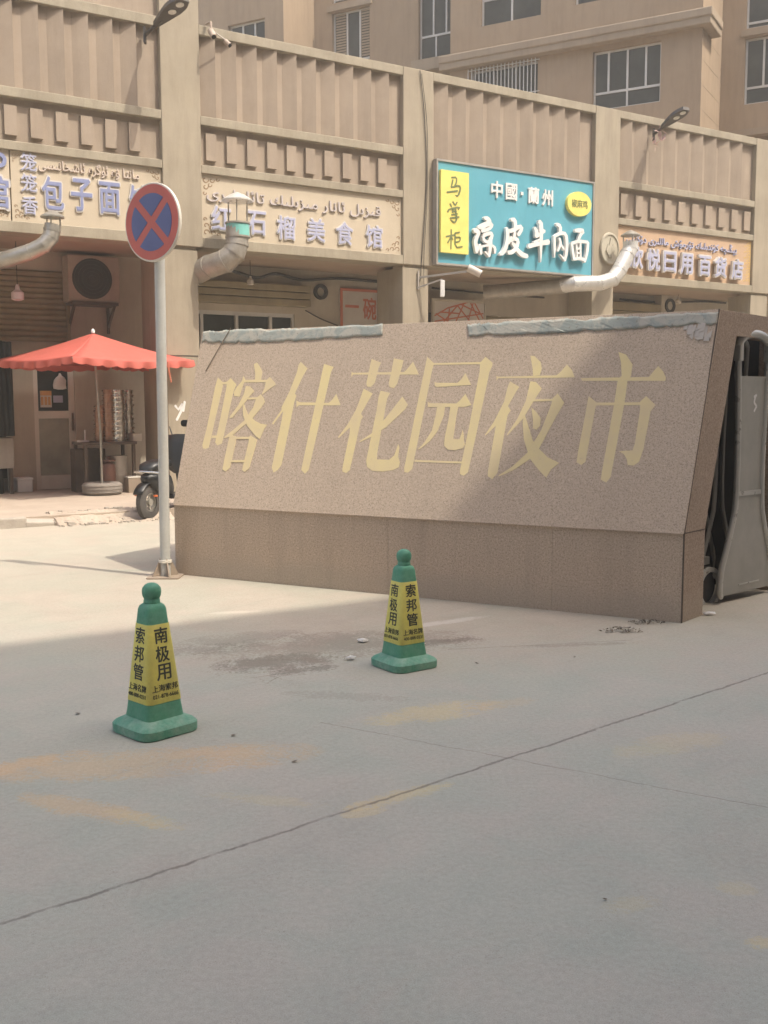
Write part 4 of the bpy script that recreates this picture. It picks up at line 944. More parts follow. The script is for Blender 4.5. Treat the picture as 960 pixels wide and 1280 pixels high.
# housing body behind the slab
HD = 1.85
m = MB(WALL)
m.add([(XL + .01, .06, ZM - .02), (XL + .01, SB + .06, ZT - .01), (XL + .01, HD, ZT - .01), (XL + .01, HD, 0), (XL + .01, .06, 0)] + [(XL + .12, .06, ZM - .02), (XL + .12, SB + .06, ZT - .01), (XL + .12, HD, ZT - .01), (XL + .12, HD, 0), (XL + .12, .06, 0)],
      [(0, 1, 2, 3, 4), (9, 8, 7, 6, 5), (0, 5, 6, 1), (1, 6, 7, 2), (2, 7, 8, 3), (3, 8, 9, 4), (4, 9, 5, 0)])
m.build('end_panel', M_GRAN, gw)
MB(WALL).box(XL + .12, XRT, SB + .05, HD, ZT - .06, ZT - .012).build('roof', M_GRAN, gw)
MB(WALL).box(XL + .12, XR + .3, HD - .08, HD, 0, ZT - .061).build('rear_panel', M_GRAN, gw)
MB(WALL).box(XL + .13, XR + .28, HD - .1, HD - .081, 0, ZT - .062).build('shade_lining', worn('housing_shade', (.085, .08, .07), (.065, .06, .052), 1.5, .85), gw); MB(WALL).box(XL + .2, XR - .12, SB + .12, SB + .14, 0, ZT - .062).build('shade_lining', worn('housing_shade', (.085, .08, .07), (.065, .06, .052), 1.5, .85), gw)  # dark sheets added so the housing interior reads as deep shade
# end portal: leaning column, lintel, far column
def epick(u_, v_, y=0.0): return pick(ENDF, u_, v_, y)
e_in0 = epick(878, 770).x; e_in1 = epick(880, 664).x; pt = epick(923, 420); ptop = epick(926, 389); pcorner = epick(899.5, 388)
fw0, fwT = 0.0, pcorner.x; zt_ = (ptop.z + pcorner.z) / 2; zl_ = pt.z
PW = 1.95
m = MB(ENDF)
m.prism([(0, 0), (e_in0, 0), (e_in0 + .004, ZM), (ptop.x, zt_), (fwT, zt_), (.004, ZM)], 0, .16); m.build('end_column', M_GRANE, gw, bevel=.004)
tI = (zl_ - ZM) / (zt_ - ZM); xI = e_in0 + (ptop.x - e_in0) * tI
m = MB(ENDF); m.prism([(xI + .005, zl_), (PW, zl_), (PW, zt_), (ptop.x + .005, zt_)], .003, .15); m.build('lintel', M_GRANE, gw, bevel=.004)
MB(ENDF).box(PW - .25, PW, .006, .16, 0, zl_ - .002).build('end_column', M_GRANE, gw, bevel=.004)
m = MB(ENDF); m.prism([(e_in0 + .01, ZM - .006), (e_in0 - .0, ZM + .002), (0.0, ZM + .002), (0, ZM - .006)], -.002, .01); m.build('joint', M_WOOD, gw)
# dark joint between slab and end column
m = MB(ID); q0 = ENDF @ Vector((-.004, .0, 0.0)); q1 = ENDF @ Vector((-.002, 0, ZM)); q2 = ENDF @ Vector((fwT - .006, 0, zt_))
m.tube([q0, q1, q2], .007, 6); m.build('joint', M_WOOD, gw)
# gold characters (carved outlines, in crop pixels: origin x, y, scale)
GL = [(245, 440, 7.527, [[(205, 240), (255, 285), (250, 330), (120, 900), (90, 912), (65, 905), (60, 875), (105, 700), (180, 330)], [(325, 245), (380, 305), (350, 380), (245, 860), (200, 880), (180, 850), (230, 620), (285, 340), (290, 280)],
        [(250, 285), (290, 280), (288, 302), (248, 306)], [(150, 785), (205, 785), (200, 810), (145, 810)], [(545, 115), (575, 100), (615, 160), (625, 190), (610, 275), (555, 275), (558, 200)], [(452, 262), (665, 262), (665, 284), (452, 287)],
        [(445, 225), (465, 260), (440, 320), (410, 420), (360, 415), (355, 380), (385, 330), (435, 270)], [(695, 235), (745, 290), (750, 310), (690, 350), (620, 405), (625, 380), (645, 340), (660, 270)],
        [(470, 320), (510, 325), (550, 370), (510, 410), (450, 490), (345, 615), (315, 625), (320, 605), (400, 500), (450, 400)], [(490, 430), (585, 425), (583, 443), (488, 449)],
        [(610, 400), (635, 430), (650, 470), (610, 530), (520, 640), (430, 710), (340, 790), (265, 812), (265, 800), (330, 750), (450, 650), (540, 520), (570, 430)],
        [(450, 490), (465, 530), (490, 590), (560, 650), (610, 675), (670, 685), (640, 730), (600, 820), (560, 790), (480, 690), (445, 600), (440, 520)],
        [(330, 780), (380, 795), (375, 850), (320, 1090), (280, 1125), (250, 1105), (270, 1000), (315, 800)], [(515, 785), (575, 825), (560, 890), (500, 1095), (460, 1130), (435, 1110), (460, 1000), (495, 850), (500, 800)], [(370, 800), (510, 800), (510, 818), (372, 820)], [(328, 1018), (462, 1018), (460, 1036), (324, 1038)]]),
      (330, 440, 7.527, [[(345, 92), (410, 155), (370, 220), (290, 390), (305, 410), (285, 470), (165, 1060), (130, 1110), (90, 1135), (72, 1090), (170, 620), (180, 555), (85, 685), (75, 670), (165, 545), (165, 520), (240, 370), (310, 190), (325, 120)],
        [(305, 455), (335, 473), (610, 478), (640, 450), (680, 395), (720, 500), (620, 502), (330, 500), (305, 520)], [(565, 112), (655, 140), (630, 190), (420, 1110), (385, 1145), (350, 1110), (390, 920), (490, 460), (545, 200)]]),
      (420, 440, 7.527, [[(145, 185), (160, 195), (640, 188), (670, 160), (725, 90), (780, 212), (640, 212), (160, 212), (145, 240)], [(335, 65), (425, 100), (400, 150), (365, 290), (330, 330), (295, 325), (285, 300), (310, 180)], [(545, 60), (635, 78), (620, 140), (575, 300), (545, 340), (505, 330), (495, 300), (520, 190)],
        [(260, 345), (345, 390), (310, 450), (235, 580), (255, 610), (235, 640), (130, 1110), (95, 1140), (60, 1125), (60, 1095), (130, 760), (130, 710), (25, 810), (20, 800), (110, 680), (190, 540), (235, 420)],
        [(420, 365), (510, 385), (480, 440), (385, 960), (385, 1010), (500, 1015), (550, 970), (585, 865), (595, 900), (585, 985), (600, 1040), (590, 1085), (540, 1110), (440, 1125), (340, 1118), (290, 1080), (285, 1020), (380, 560), (400, 430)],
        [(625, 420), (675, 495), (650, 540), (470, 710), (420, 740), (330, 800), (220, 850), (225, 838), (330, 770), (460, 630), (570, 490)]]),
      (500, 440, 7.528, [[(255, 45), (320, 105), (300, 180), (115, 1100), (75, 1135), (40, 1130), (40, 1090), (165, 480), (240, 120)], [(805, 45), (870, 100), (870, 125), (840, 190), (810, 340), (640, 1130), (600, 1165), (565, 1150), (565, 1110), (650, 700), (750, 180), (755, 100)],
        [(312, 105), (758, 95), (758, 115), (308, 122)], [(138, 1015), (592, 1032), (588, 1050), (136, 1035)], [(325, 282), (345, 290), (540, 292), (575, 260), (615, 200), (668, 310), (540, 318), (345, 330), (328, 320)], [(262, 468), (285, 482), (530, 485), (570, 450), (615, 395), (672, 500), (620, 515), (540, 518), (285, 518), (262, 520)],
        [(350, 505), (425, 505), (410, 600), (350, 750), (280, 840), (200, 905), (165, 920), (230, 850), (300, 740), (335, 600)], [(475, 505), (550, 505), (530, 600), (500, 820), (560, 822), (590, 735), (598, 770), (600, 830), (610, 870), (590, 905), (520, 925), (450, 920), (415, 880), (420, 810), (460, 620)]]),
      (600, 435, 7.312, [[(460, 70), (500, 75), (555, 130), (565, 190), (545, 250), (485, 255), (480, 180)], [(150, 255), (165, 262), (700, 250), (740, 215), (795, 150), (840, 200), (865, 268), (700, 272), (165, 276), (150, 300)],
        [(275, 305), (360, 355), (330, 400), (255, 530), (280, 570), (250, 620), (160, 1140), (110, 1200), (70, 1170), (75, 1110), (145, 710), (50, 800), (48, 790), (130, 670), (220, 490), (255, 350)], [(460, 305), (510, 310), (565, 370), (500, 470), (390, 650), (250, 800), (245, 790), (340, 650), (420, 480), (445, 370)],
        [(475, 470), (662, 466), (662, 484), (475, 490)], [(710, 415), (770, 500), (700, 620), (540, 920), (450, 1020), (300, 1120), (170, 1175), (170, 1165), (300, 1080), (440, 950), (560, 750), (650, 520), (665, 460)],
        [(405, 600), (425, 660), (480, 840), (540, 920), (620, 1000), (725, 1050), (650, 1110), (605, 1185), (540, 1120), (455, 1010), (400, 830), (390, 680)], [(470, 545), (510, 580), (555, 640), (550, 710), (515, 750), (485, 735), (485, 650)]]),
      (710, 435, 7.315, [[(460, 35), (530, 60), (590, 150), (575, 260), (545, 290), (520, 480), (390, 1180), (350, 1230), (300, 1205), (310, 1130), (420, 520), (455, 290), (490, 255), (485, 130)], [(115, 275), (740, 265), (780, 215), (825, 165), (870, 215), (895, 270), (890, 300), (740, 300), (130, 300)],
        [(190, 440), (265, 500), (250, 550), (160, 1040), (120, 1070), (78, 1045), (90, 960), (160, 600), (180, 480)], [(715, 440), (800, 520), (755, 580), (690, 920), (650, 1040), (600, 1075), (545, 1070), (540, 1020), (510, 970), (465, 945), (590, 935), (610, 880), (660, 560), (660, 490)], [(258, 500), (667, 497), (667, 522), (253, 525)]])]
for ox, oy, k, polys in GL:
    m = MB(SLAB)
    for j, pl_ in enumerate(polys):
        P = [pick(SLAB, ox + x_ / k, oy + z_ / k, -.0125) for x_, z_ in pl_]
        m.prism([(p_.x, p_.z) for p_ in P], -.0127 - .00022 * j, -.0115)
    m.build('character', M_GOLD, gw)
# pale adhesive remains below the banner at the right end
m = MB(SLAB)
for k in range(24):
    u_ = 855 + random.random() * 36; v_ = 408 + random.random() * 14; q = pick(SLAB, u_, v_, -.013); a = random.uniform(.008, .025); b_ = random.uniform(.01, .035); sk = random.uniform(-.03, .03)
    m.prism([(q.x - a, q.z - b_), (q.x + a * .7, q.z - b_ + sk), (q.x + a, q.z + b_), (q.x - a * .5, q.z + b_ + sk)], -.0135 - .0004 * k, -.0125)
m.build('glue_residue', M_POSTW, gw)
# torn banner strips along the top edge
def strip(label, pts_top, pts_bot, seed, crump=1.0, n_=140):
    random.seed(seed); rows = 5; vs = []
    def lerp(P, f):
        f *= len(P) - 1; i = min(int(f), len(P) - 2); t = f - i; return P[i] * (1 - t) + P[i + 1] * t
    T = [pick(SLAB, u_, v_, -.02) for u_, v_ in pts_top]; Bt = [pick(SLAB, u_, v_, -.02) for u_, v_ in pts_bot]
    for i in range(n_ + 1):
        f = i / n_; a, b_ = lerp(T, f), lerp(Bt, f)
        jt = .03 * min(0, noise.noise(Vector((f * 11, seed, 0))) - .1) + .012 * noise.noise(Vector((f * 60, seed, 2))); jb = .03 * max(0, noise.noise(Vector((f * 17, seed, 5)))) + .012 * noise.noise(Vector((f * 70, seed, 7)))
        for r_ in range(rows + 1):
            t = r_ / rows; p_ = a * (1 - t) + b_ * t
            z_ = p_.z + jt * (1 - t) + jb * t
            y_ = -.015 - .003 * abs(noise.noise(Vector((p_.x * 4, t * 2, seed)))) - .0012 * crump * noise.noise(Vector((p_.x * 26, t * 5, seed)))
            vs.append((p_.x, y_, min(z_, SLEN + .03)))
    W = rows + 1
    fs = [(i * W + r_, (i + 1) * W + r_, (i + 1) * W + r_ + 1, i * W + r_ + 1) for i in range(n_) for r_ in range(rows)]
    o = MB(SLAB).add(vs, fs).build('torn_banner', M_BANNER, None, smooth=80)
    sd_ = o.modifiers.new('thickness', 'SOLIDIFY'); sd_.thickness = .003
    return tag(o, label, 'banner')
ban = strip('long pale blue torn banner strip along the top left edge of the granite wall', [(254, 414), (300, 411), (380, 410), (478, 404)], [(252, 428), (300, 429), (370, 426), (478, 419)], 3)
strip('crumpled grey blue torn banner strip along the top right edge of the granite wall', [(584, 405), (640, 401), (760, 396), (898, 389)], [(586, 420), (680, 417), (790, 411), (896, 405)], 11, 2.2)
random.seed(21)
c0 = SLAB @ pick(SLAB, 288, 411, -.03); c1 = SLAB @ pick(SLAB, 257, 464, -.02)
o = MB(ID).tube([c0 + Vector((0, 0, .01)), c0, (c0 + c1) / 2 - WYv * .004, c1], .0045, 6).build('cord', plain('brown_cord', (.24, .19, .14), .9), ban)

# ------------------------------------------------------------------ retractable gate inside the housing
GYO = .03
gt = thing('retractable_gate', 'stainless steel folding gate standing in the granite housing at the right', 'gate', GATEF @ Vector((.6, 0, 0)), math.atan2(_gx.y, _gx.x))
def gpick(u_, v_, y=0.0): return pick(GATEF, u_, v_, y)
def gp(u_, v_, y=0.02): q = gpick(u_, v_, y); return (q.x, q.z)
gb = gp(905, 766); ob = .06
Lh = [gp(925, 432), gp(924, 560), gp(921, 630), gp(917, 655), gp(909, 690), gp(903, 715), gp(901, 740), gp(902, 764)]
xc = (Lh[0][0] + (gpick(958, 432, .02).x)) / 2 + .03
Rh = [(2 * xc - x_, z_) for x_, z_ in Lh]
zb = .06
def smooth2(P, k=5):
    out = []
    for i in range(len(P) - 1):
        p0, p1, p2, p3 = (Vector(P[max(i - 1, 0)]), Vector(P[i]), Vector(P[i + 1]), Vector(P[min(i + 2, len(P) - 1)]))
        for j in range(k):
            t = j / k; v_ = .5 * ((2 * p1) + (p2 - p0) * t + (2 * p0 - 5 * p1 + 4 * p2 - p3) * t * t + (3 * p1 - p0 - 3 * p2 + p3) * t ** 3); out.append((v_.x, v_.y))
    return out + [P[-1]]
Lh, Rh = smooth2(Lh), smooth2(Rh)
Lh = [(x_, max(z_, zb)) for x_, z_ in Lh]; Rh = [(x_, max(z_, zb)) for x_, z_ in Rh]
zt2 = Lh[0][1]
m = MB(GATEF); zw = gp(930, 470)[1]
m.prism(Lh[1:] + Rh[1:][::-1] + [(Rh[0][0], zw), (Lh[0][0], zw)], .03, .06); pnl = m.build('end_plate', M_GATE, gt)
m = MB(GATEF)
for side in (Lh, Rh):
    m.tube([(x_, .03, z_) for x_, z_ in side], .022, 10)
m.build('frame_tube', M_GATEL, gt, smooth=40)
m = MB(GATEF); arcp = [(xc + (xc - Lh[0][0]) * -math.cos(k / 20 * math.pi), .03, zt2 + .10 * math.sin(k / 20 * math.pi)) for k in range(21)]
m.tube(arcp, .035, 14); m.build('top_arch', M_GATEL, gt, smooth=40)
m = MB(GATEF); m.box(Lh[0][0] - .02, Lh[0][0] + .035, .0, .06, zt2 - .12, zt2 + .01); m.build('cap', M_GATEL, gt, bevel=.01); m = MB(GATEF); m.box(Rh[0][0] - .035, Rh[0][0] + .02, .0, .06, zt2 - .12, zt2 + .01); m.build('cap', M_GATEL, gt, bevel=.01)
m = MB(GATEF); zz = gp(930, 615)[1]; m.box(Lh[0][0] + .015, Rh[0][0] - .015, .022, .03, zz - .03, zz + .005); m.box(xc - .12, xc + .2, .024, .03, .12, .13); m.build('cross_strip', M_GATEL, gt)
m = MB(GATEF)
for (u0, v0, u1, v1) in ((944, 496, 947, 494), (946, 494, 944, 503), (944, 503, 947, 508), (947, 508, 944, 514)):
    a, b_ = gp(u0, v0), gp(u1, v1); m.ribbon([a, b_], .02, .0285, .002)
m.build('paint_mark', M_WHITE, gt)
m = MB(GATEF)
for k in range(1, 7):
    yy = .05 + k * .17
    for side in (Lh, Rh): m.tube([(x_, yy, z_) for x_, z_ in side], .018, 8)
    m.tube([(x_, yy, z_ ) for x_, _, z_ in arcp], .02, 8)
m.build('folded_frame', M_GATE, gt, smooth=40)
m = MB(GATEF)
for k in range(5):
    z_ = .55 + k * .25; m.bar((e_in0 + .06, .2, z_ - .08), (Lh[0][0] - .03, .3, z_ + .1), .02, .012)
m.build('lattice_bar', M_GATE, gt)
wq = gpick(888, 748, .1)
m = MB(GATEF); m.lathe([(.001, -.03), (.07, -.03), (.12, -.022), (.125, 0), (.12, .022), (.07, .03), (.001, .03)], 24)
wx = MB(GATEF); wx.add([(v_.x + wq.x, v_.z + .16, v_.y + .125) for v_ in m.v], m.f); wh = wx.build('wheel', M_RUBBER, gt, smooth=40)
MB(GATEF).discy(wq.x, .125, .10, .13, .165, None, 24, .78).build('wheel_guard', M_GATEL, gt, smooth=40)
m = MB(GATEF); m.box(e_in0 + .01, Lh[-1][0] + .05, .17, .22, .30, .36); m.build('lower_rail', M_GATE, gt)

# ------------------------------------------------------------------ no stopping sign
q = ground(207, 721); sp_ = thing('no_stopping_sign', 'round red and blue no stopping sign on a grey pole beside the granite wall', 'road sign', q, 0)
lean = Vector((.02, 0, 3.45))
MB().tube([(0, 0, .0), lean], .047, 20).build('pole', M_POLE, sp_, smooth=30)
MB().tube([(0, 0, .135), (0, 0, .16)], .062, 20).build('collar', M_RIM, sp_, smooth=30)
m = MB(); 
for k in range(4):
    a = k * math.pi / 2 + .5; ca, sa = math.cos(a), math.sin(a); t = Vector((-sa, ca, 0)) * .005
    A, B, C, D = Vector((ca * .04, sa * .04, .012)), Vector((ca * .125, sa * .125, .012)), Vector((ca * .05, sa * .05, .17)), Vector((ca * .04, sa * .04, .17))
    m.add([A - t, B - t, C - t, D - t, A + t, B + t, C + t, D + t], [(0, 1, 2, 3), (7, 6, 5, 4), (0, 4, 5, 1), (1, 5, 6, 2), (2, 6, 7, 3), (3, 7, 4, 0)])
m.build('gusset', M_LOWER, sp_)
MB().rsq([(.0, .15, .02), (.012, .15, .02)]).build('base_plate', M_LOWER, sp_)
# disc, facing left of the viewer
dn = Vector((-.56, -.828, 0)).normalized(); dx_ = Vector((-dn.y, dn.x, 0)); dx_ = dx_ if dx_.x > 0 else -dx_
d0 = ray(195, 278); cz_ = (EYE + d0 * ((q.y - .06) / d0.y)); DC = Vector((q.x, q.y, 0)) + lean * (cz_.z / 3.45) + dn * .085; DC.z = cz_.z
DF = frame(DC, dx_, -dn, UP)
ds = MB(DF).discy(0, 0, 0, .03, .342, None, 56).build('disc', M_RIM, sp_, bevel=.006)
MB(DF).discy(0, 0, -.003, 0, .326, None, 56).build('red_ring', M_RED, ds)
m = MB(DF)
for k in range(4):                                            # blue sectors between the bars
    a0 = k * math.pi / 2 - math.pi / 4; Rr = .25; hw = .035; pts = []
    off = math.asin(hw / Rr)
    pts = [(math.cos(a0 + math.pi / 4) * hw * 1.414, math.sin(a0 + math.pi / 4) * hw * 1.414)]
    for i in range(15):
        a = a0 + off + (math.pi / 2 - 2 * off) * i / 14; pts.append((math.cos(a) * Rr, math.sin(a) * Rr))
    m.prism(pts, -.006, -.003)
m.build('blue_field', M_SBLUE, ds)
MB(DF).box(-.2, .2, .03, .045, -.06, -.02).build('bracket', M_GALV, sp_)

# ------------------------------------------------------------------ traffic cones
def cone(u_, v_, rot, label, faces, sc_):
    q = ground(u_, v_); c = thing('traffic_cone', label, 'traffic cone', q, rot, 'green and yellow square traffic cones')
    k = sc_
    def rs(L): return [(z * k, h * k, r_ * k) for z, h, r_ in L]
    m = MB(); m.rsq(rs([(0, .158, .06), (.006, .165, .065), (.045, .165, .065), (.056, .156, .065), (.066, .138, .06), (.08, .110, .04)]), 3); m.build('base', M_CONEB, c, smooth=35)
    m = MB(); m.rsq(rs([(.076, .108, .03), (.155, .0985, .03), (.535, .0625, .026), (.605, .056, .026), (.622, .051, .028), (.632, .041, .03), (.636, .033, .032)]), 4); m.build('body', M_CONEG, c, smooth=40)
    m = MB(); m.rsq(rs([(.634, .040, .0399), (.648, .040, .0399), (.65, .038, .0379), (.666, .038, .0379)]), 5); m.lathe([(a * k, b_ * k) for a, b_ in [(.040, .66), (.0445, .672), (.0465, .69), (.044, .708), (.033, .722), (.018, .730), (.001, .732)]], 20); m.build('knob', M_CONEG, c, smooth=60)
    m = MB(); m.rsq(rs([(.158, .1, .031), (.16, .1008, .031), (.535, .0648, .027), (.537, .0640, .027)]), 4); sl = m.build('sleeve', M_CONEY, c, smooth=40)
    sl_a = math.atan2(.1008 - .0648, .375)
    for fi, (col, small, num) in faces.items():
        m = MB(); m2 = MB()
        put_text(m2, col[0], 0, .325, .072, .076, 0, .0015, .015); put_text(m2, col[1], 0, .235, .076, .076, 0, .0015, .015); put_text(m2, col[2], 0, .147, .080, .076, 0, .0015, .015)
        m3 = MB()
        put_text(m3, small, 0, .072, .145, .034, 0, .0015, .005); put_text(m3, num, 0, .034, .145, .019, 0, .0015, .0)
        a = fi * math.pi / 2; fr_ = Matrix.Rotation(a, 4, 'Z') @ Matrix.Translation((0, -.1008 * k - .0006, .16 * k)) @ Matrix.Rotation(-sl_a, 4, 'X') @ Matrix.Scale(k, 4)
        m.add([fr_ @ v_ for v_ in m2.v], m2.f); m.build('lettering', M_INK, sl); m = MB(); m.add([fr_ @ v_ for v_ in m3.v], m3.f); m.build('small_print', M_INK, sl)
    return c
FA = ('南极用', '上海索邦', '021-878-6666'); FB = ('索邦管', '上海名牌', '400-888-0231')
cone(194, 912, R(34) + math.atan2(-194 + 480, F) * 1.0, 'green and yellow traffic cone nearer the viewer, in front of the sign pole', {0: FA, 3: FB, 1: FB, 2: FA}, 1.0)
cone(505, 832, R(35), 'green and yellow traffic cone standing farther back before the granite wall', {0: FB, 3: FA, 1: FA, 2: FB}, .98)

# ------------------------------------------------------------------ umbrella and tyre
q = ground(128, 618, PZ); um = thing('market_umbrella', 'square red market umbrella with a scalloped edge standing in a tyre', 'umbrella', (q.x, q.y, PZ), 0)
zr = 2.27; za = 2.70; RR = 1.58
dgs = [math.atan2(-1.5, .12), math.atan2(.12, 1.5), math.atan2(1.5, -.12), math.atan2(-.12, -1.5)]
lx = -.07
cor = [Vector((math.cos(a) * RR + lx, math.sin(a) * RR, zr - PZ)) for a in dgs]; ap = Vector((lx, 0, za - PZ))
m = MB(); NU = 10
for i in range(4):
    a, b_ = cor[i], cor[(i + 1) % 4]; vs = []
    for r_ in range(NU + 1):
        for c in range(NU + 1):
            f, g = r_ / NU, c / NU; e_ = a * (1 - g) + b_ * g; p_ = ap * (1 - f) + e_ * f; sag = math.sin(math.pi * g) * f * .05 + math.sin(math.pi * f) * .03
            vs.append(p_ - UP * sag)
    m.add(vs, [(r_ * (NU + 1) + c, r_ * (NU + 1) + c + 1, (r_ + 1) * (NU + 1) + c + 1, (r_ + 1) * (NU + 1) + c) for r_ in range(NU) for c in range(NU)])
cn = m.build('canopy', M_UMB, um, smooth=25); s1 = cn.modifiers.new('thickness', 'SOLIDIFY'); s1.thickness = .004
m = MB(); NV = 48
for i in range(4):
    a, b_ = cor[i], cor[(i + 1) % 4]; vs = []; out = ((a + b_) / 2 - Vector((lx, 0, zr - PZ))); out.z = 0; out.normalize()
    for c in range(NV + 1):
        g = c / NV; p_ = a * (1 - g) + b_ * g - UP * (math.sin(math.pi * g) * .05)
        drop = .085 + .025 * abs(math.sin(g * math.pi * 9)); wv = .03 * math.sin(g * 40 + i)
        vs += [p_ + out * .002, p_ - UP * drop * .5 + out * (.008 + wv * .5), p_ - UP * drop + out * (.004 + wv)]
    m.add(vs, [(c * 3 + k, (c + 1) * 3 + k, (c + 1) * 3 + k + 1, c * 3 + k + 1) for c in range(NV) for k in range(2)])
vl = m.build('valance', M_UMB, cn, smooth=60)
MB().tube([(0, 0, .0), (0, 0, 1.0), (lx, 0, za - PZ + .02)], .021, 12).build('pole', M_GALV, um, smooth=30)
MB().lathe([(.03, za - PZ), (.034, za - PZ + .03), (.02, za - PZ + .06), (.001, za - PZ + .07)], 14, (lx, 0, 0)).build('finial', M_WHITE, um, smooth=40)
m = MB()
for c_ in cor: m.bar(ap - UP * .06, c_ - UP * .03, .018, .018)
m.build('rib', M_GALV, um)
ty = thing('tyre', 'old dusty car tyre lying flat around the umbrella pole', 'tyre', (q.x, q.y, PZ), 0)
pr = []
for k in range(17):
    a = k / 16 * 2 * math.pi; ca, sa = math.cos(a), math.sin(a)
    pr.append((.225 + .095 * math.copysign(abs(ca) ** .6, ca), .10 + .098 * math.copysign(abs(sa) ** .6, sa)))
m = MB(); n_ = 36
m.add([(r_ * math.cos(2 * math.pi * k / n_), r_ * math.sin(2 * math.pi * k / n_), z) for r_, z in pr for k in range(n_)], [(i * n_ + k, i * n_ + (k + 1) % n_, (i + 1) * n_ + (k + 1) % n_, (i + 1) * n_ + k) for i in range(16) for k in range(n_)])
m.build('carcass', M_TYRE, ty, smooth=50)
m = MB(); m.lathe([(.001, .11), (.15, .12), (.185, .11), (.19, .02)], 28); m.build('concrete_fill', M_CURB, ty)
m = MB()
for z in (.05, .1, .15): m.lathe([(.318, z - .008), (.323, z - .006), (.323, z + .006), (.318, z + .008)], 36)
m.build('tread_rib', M_TYRE, ty)

# ------------------------------------------------------------------ stall below the umbrella
tz = PZ + .80
def at(u_, v_, y_): return fp(u_, v_, y_)
yT = .95
x0, x1 = at(97, 552, yT).x, at(164, 552, yT).x; tzz = at(128, 552, yT).z
tb = fthing('stall_table', 'dark table carrying steamer stacks between the door and the pillar', 'table', (x0 + x1) / 2, yT, PZ)
MB(FAC).box(x0, x1, yT - .3, yT + .35, tzz - .045, tzz).build('tabletop', M_WOOD, tb, bevel=.008)
for x_ in (x0 + .05, x1 - .05):
    for y_ in (yT - .25, yT + .3): MB(FAC).box(x_ - .025, x_ + .025, y_ - .025, y_ + .025, PZ, tzz - .045).build('leg', M_WOOD, tb)
def tray(name, label, r_, h, mat, group):
    t = thing(name, label, 'steamer', (0, 0, 0), 0, group)
    m = MB(); m.lathe([(r_ * .88, .0), (r_ * .88, .014), (r_ * .98, .02), (r_, h * .45), (r_ * .95, h * .5), (r_, h * .55), (r_ * .98, h - .014), (r_ * 1.06, h - .012), (r_ * 1.06, h - .002), (r_ * .9, h)], 26); m.build('rim', mat, t, smooth=30)
    for a in (0.6, 0.6 + math.pi): MB().box(-.02, .02, -.006, .006, 0, .02).build('handle', M_CHROME, t).matrix_local = Matrix.Translation((math.cos(a) * (r_ + .01), math.sin(a) * (r_ + .01), h * .6)) @ Matrix.Rotation(a + math.pi / 2, 4, 'Z')
    return t
def stack(label, name, u_, y_, r_, h, cnt, mat, group, zoff=0.0):
    q = at(u_, 552, y_); first = None
    for k in range(cnt):
        loc = FAC @ Vector((q.x + random.uniform(-.006, .006), y_ + random.uniform(-.006, .006), tzz + zoff + k * h + .001))
        if first is None: o = first = tray(name, label, r_, h, mat, group)
        else: o = copy_tree(first)
        o.location = loc; o.rotation_euler = (0, 0, random.uniform(-.4, .4))
stack('shiny steel steamer tray in the tallest stack on the stall table', 'steamer_tray', 149, yT - .12, .105, .078, 11, M_STEEL, 'shiny steamer trays in the tallest stack')
stack('brown steamer tray in the tall stack left of the shiny one', 'steamer_tray', 137, yT - .05, .09, .078, 11, M_COPPER, 'brown steamer trays in the tall stack')
stack('brown steamer tray in the low stack beside the umbrella pole', 'steamer_tray', 125, yT, .085, .075, 8, M_COPPER, 'brown steamer trays in the low stack')
stack('slim steel steamer tray in the stack nearest the pillar', 'steamer_tray', 161, yT + .12, .085, .078, 11, M_STEEL, 'steel steamer trays nearest the pillar')
q = at(103, 545, yT); m = MB(FAC); m.box(q.x - .08, q.x + .08, yT - .1, yT + .05, tzz + .001, tzz + .03); m.box(q.x + .02, q.x + .04, yT - .05, yT - .03, tzz + .03, tzz + .2); o = m.build('condiment_tray', M_PBAG); tag(o, 'small white condiment tray with a bottle on the left of the stall table', 'tray')
def barrel(name, label, cat, u_, v_, y_, r_, h, mat, prof=None):
    q = at(u_, v_, y_); t = fthing(name, label, cat, q.x, y_, PZ)
    m = MB(); m.lathe(prof or [(r_ * .95, 0), (r_, .02), (r_, h * .45), (r_ * 1.03, h * .48), (r_, h * .51), (r_, h - .03), (r_ * 1.03, h - .02), (r_ * 1.03, h)], 24); m.build('body', mat, t, smooth=35)
    m = MB(); m.lathe([(r_ * .96, h - .03), (r_ * .96, h - .01), (.001, h - .005)], 24); m.build('lid', mat, t); return t
barrel('metal_drum', 'grey metal drum under the stall table behind the tyre', 'drum', 148, 600, yT - .1, .15, .6, M_BARREL)
r_ = .11
barrel('gas_cylinder', 'rusty brown gas cylinder under the stall table beside the grey drum', 'gas cylinder', 136, 600, yT - .22, .12, .55, M_RUSTC, [(.09, 0), (.11, .03), (.115, .08), (.115, .4), (.1, .46), (.05, .5), (.03, .52), (.03, .58), (.05, .6)])
m = MB(FAC); q = at(104, 600, yT + .1); m.box(q.x - .12, at(133, 600, yT + .1).x, yT + .1, yT + .4, PZ, tzz - .12); o = m.build('stall_cabinet', M_WOOD, bevel=.01); tag(o, 'dark low cabinet under the left half of the stall table', 'cabinet')
q = at(167, 605, .6); bx = fthing('cardboard_box', 'small brown box on the pavement against the first pillar', 'box', q.x, .6, PZ)
MB(FAC).box(q.x - .12, q.x + .11, .5, .75, PZ + .001, PZ + .24).build('carton', M_LOWER, bx, bevel=.006); MB(FAC).box(q.x - .125, q.x + .115, .495, .755, PZ + .242, PZ + .262).build('flap', M_PAPER, bx)
q = at(168, 547, yT); o = MB(FAC).box(q.x - .09, q.x + .06, yT - .2, yT + .05, tzz + .001, tzz + .13).build('paper_box', M_PAPER, None, bevel=.006); tag(o, 'small pale box on the right end of the stall table', 'box')
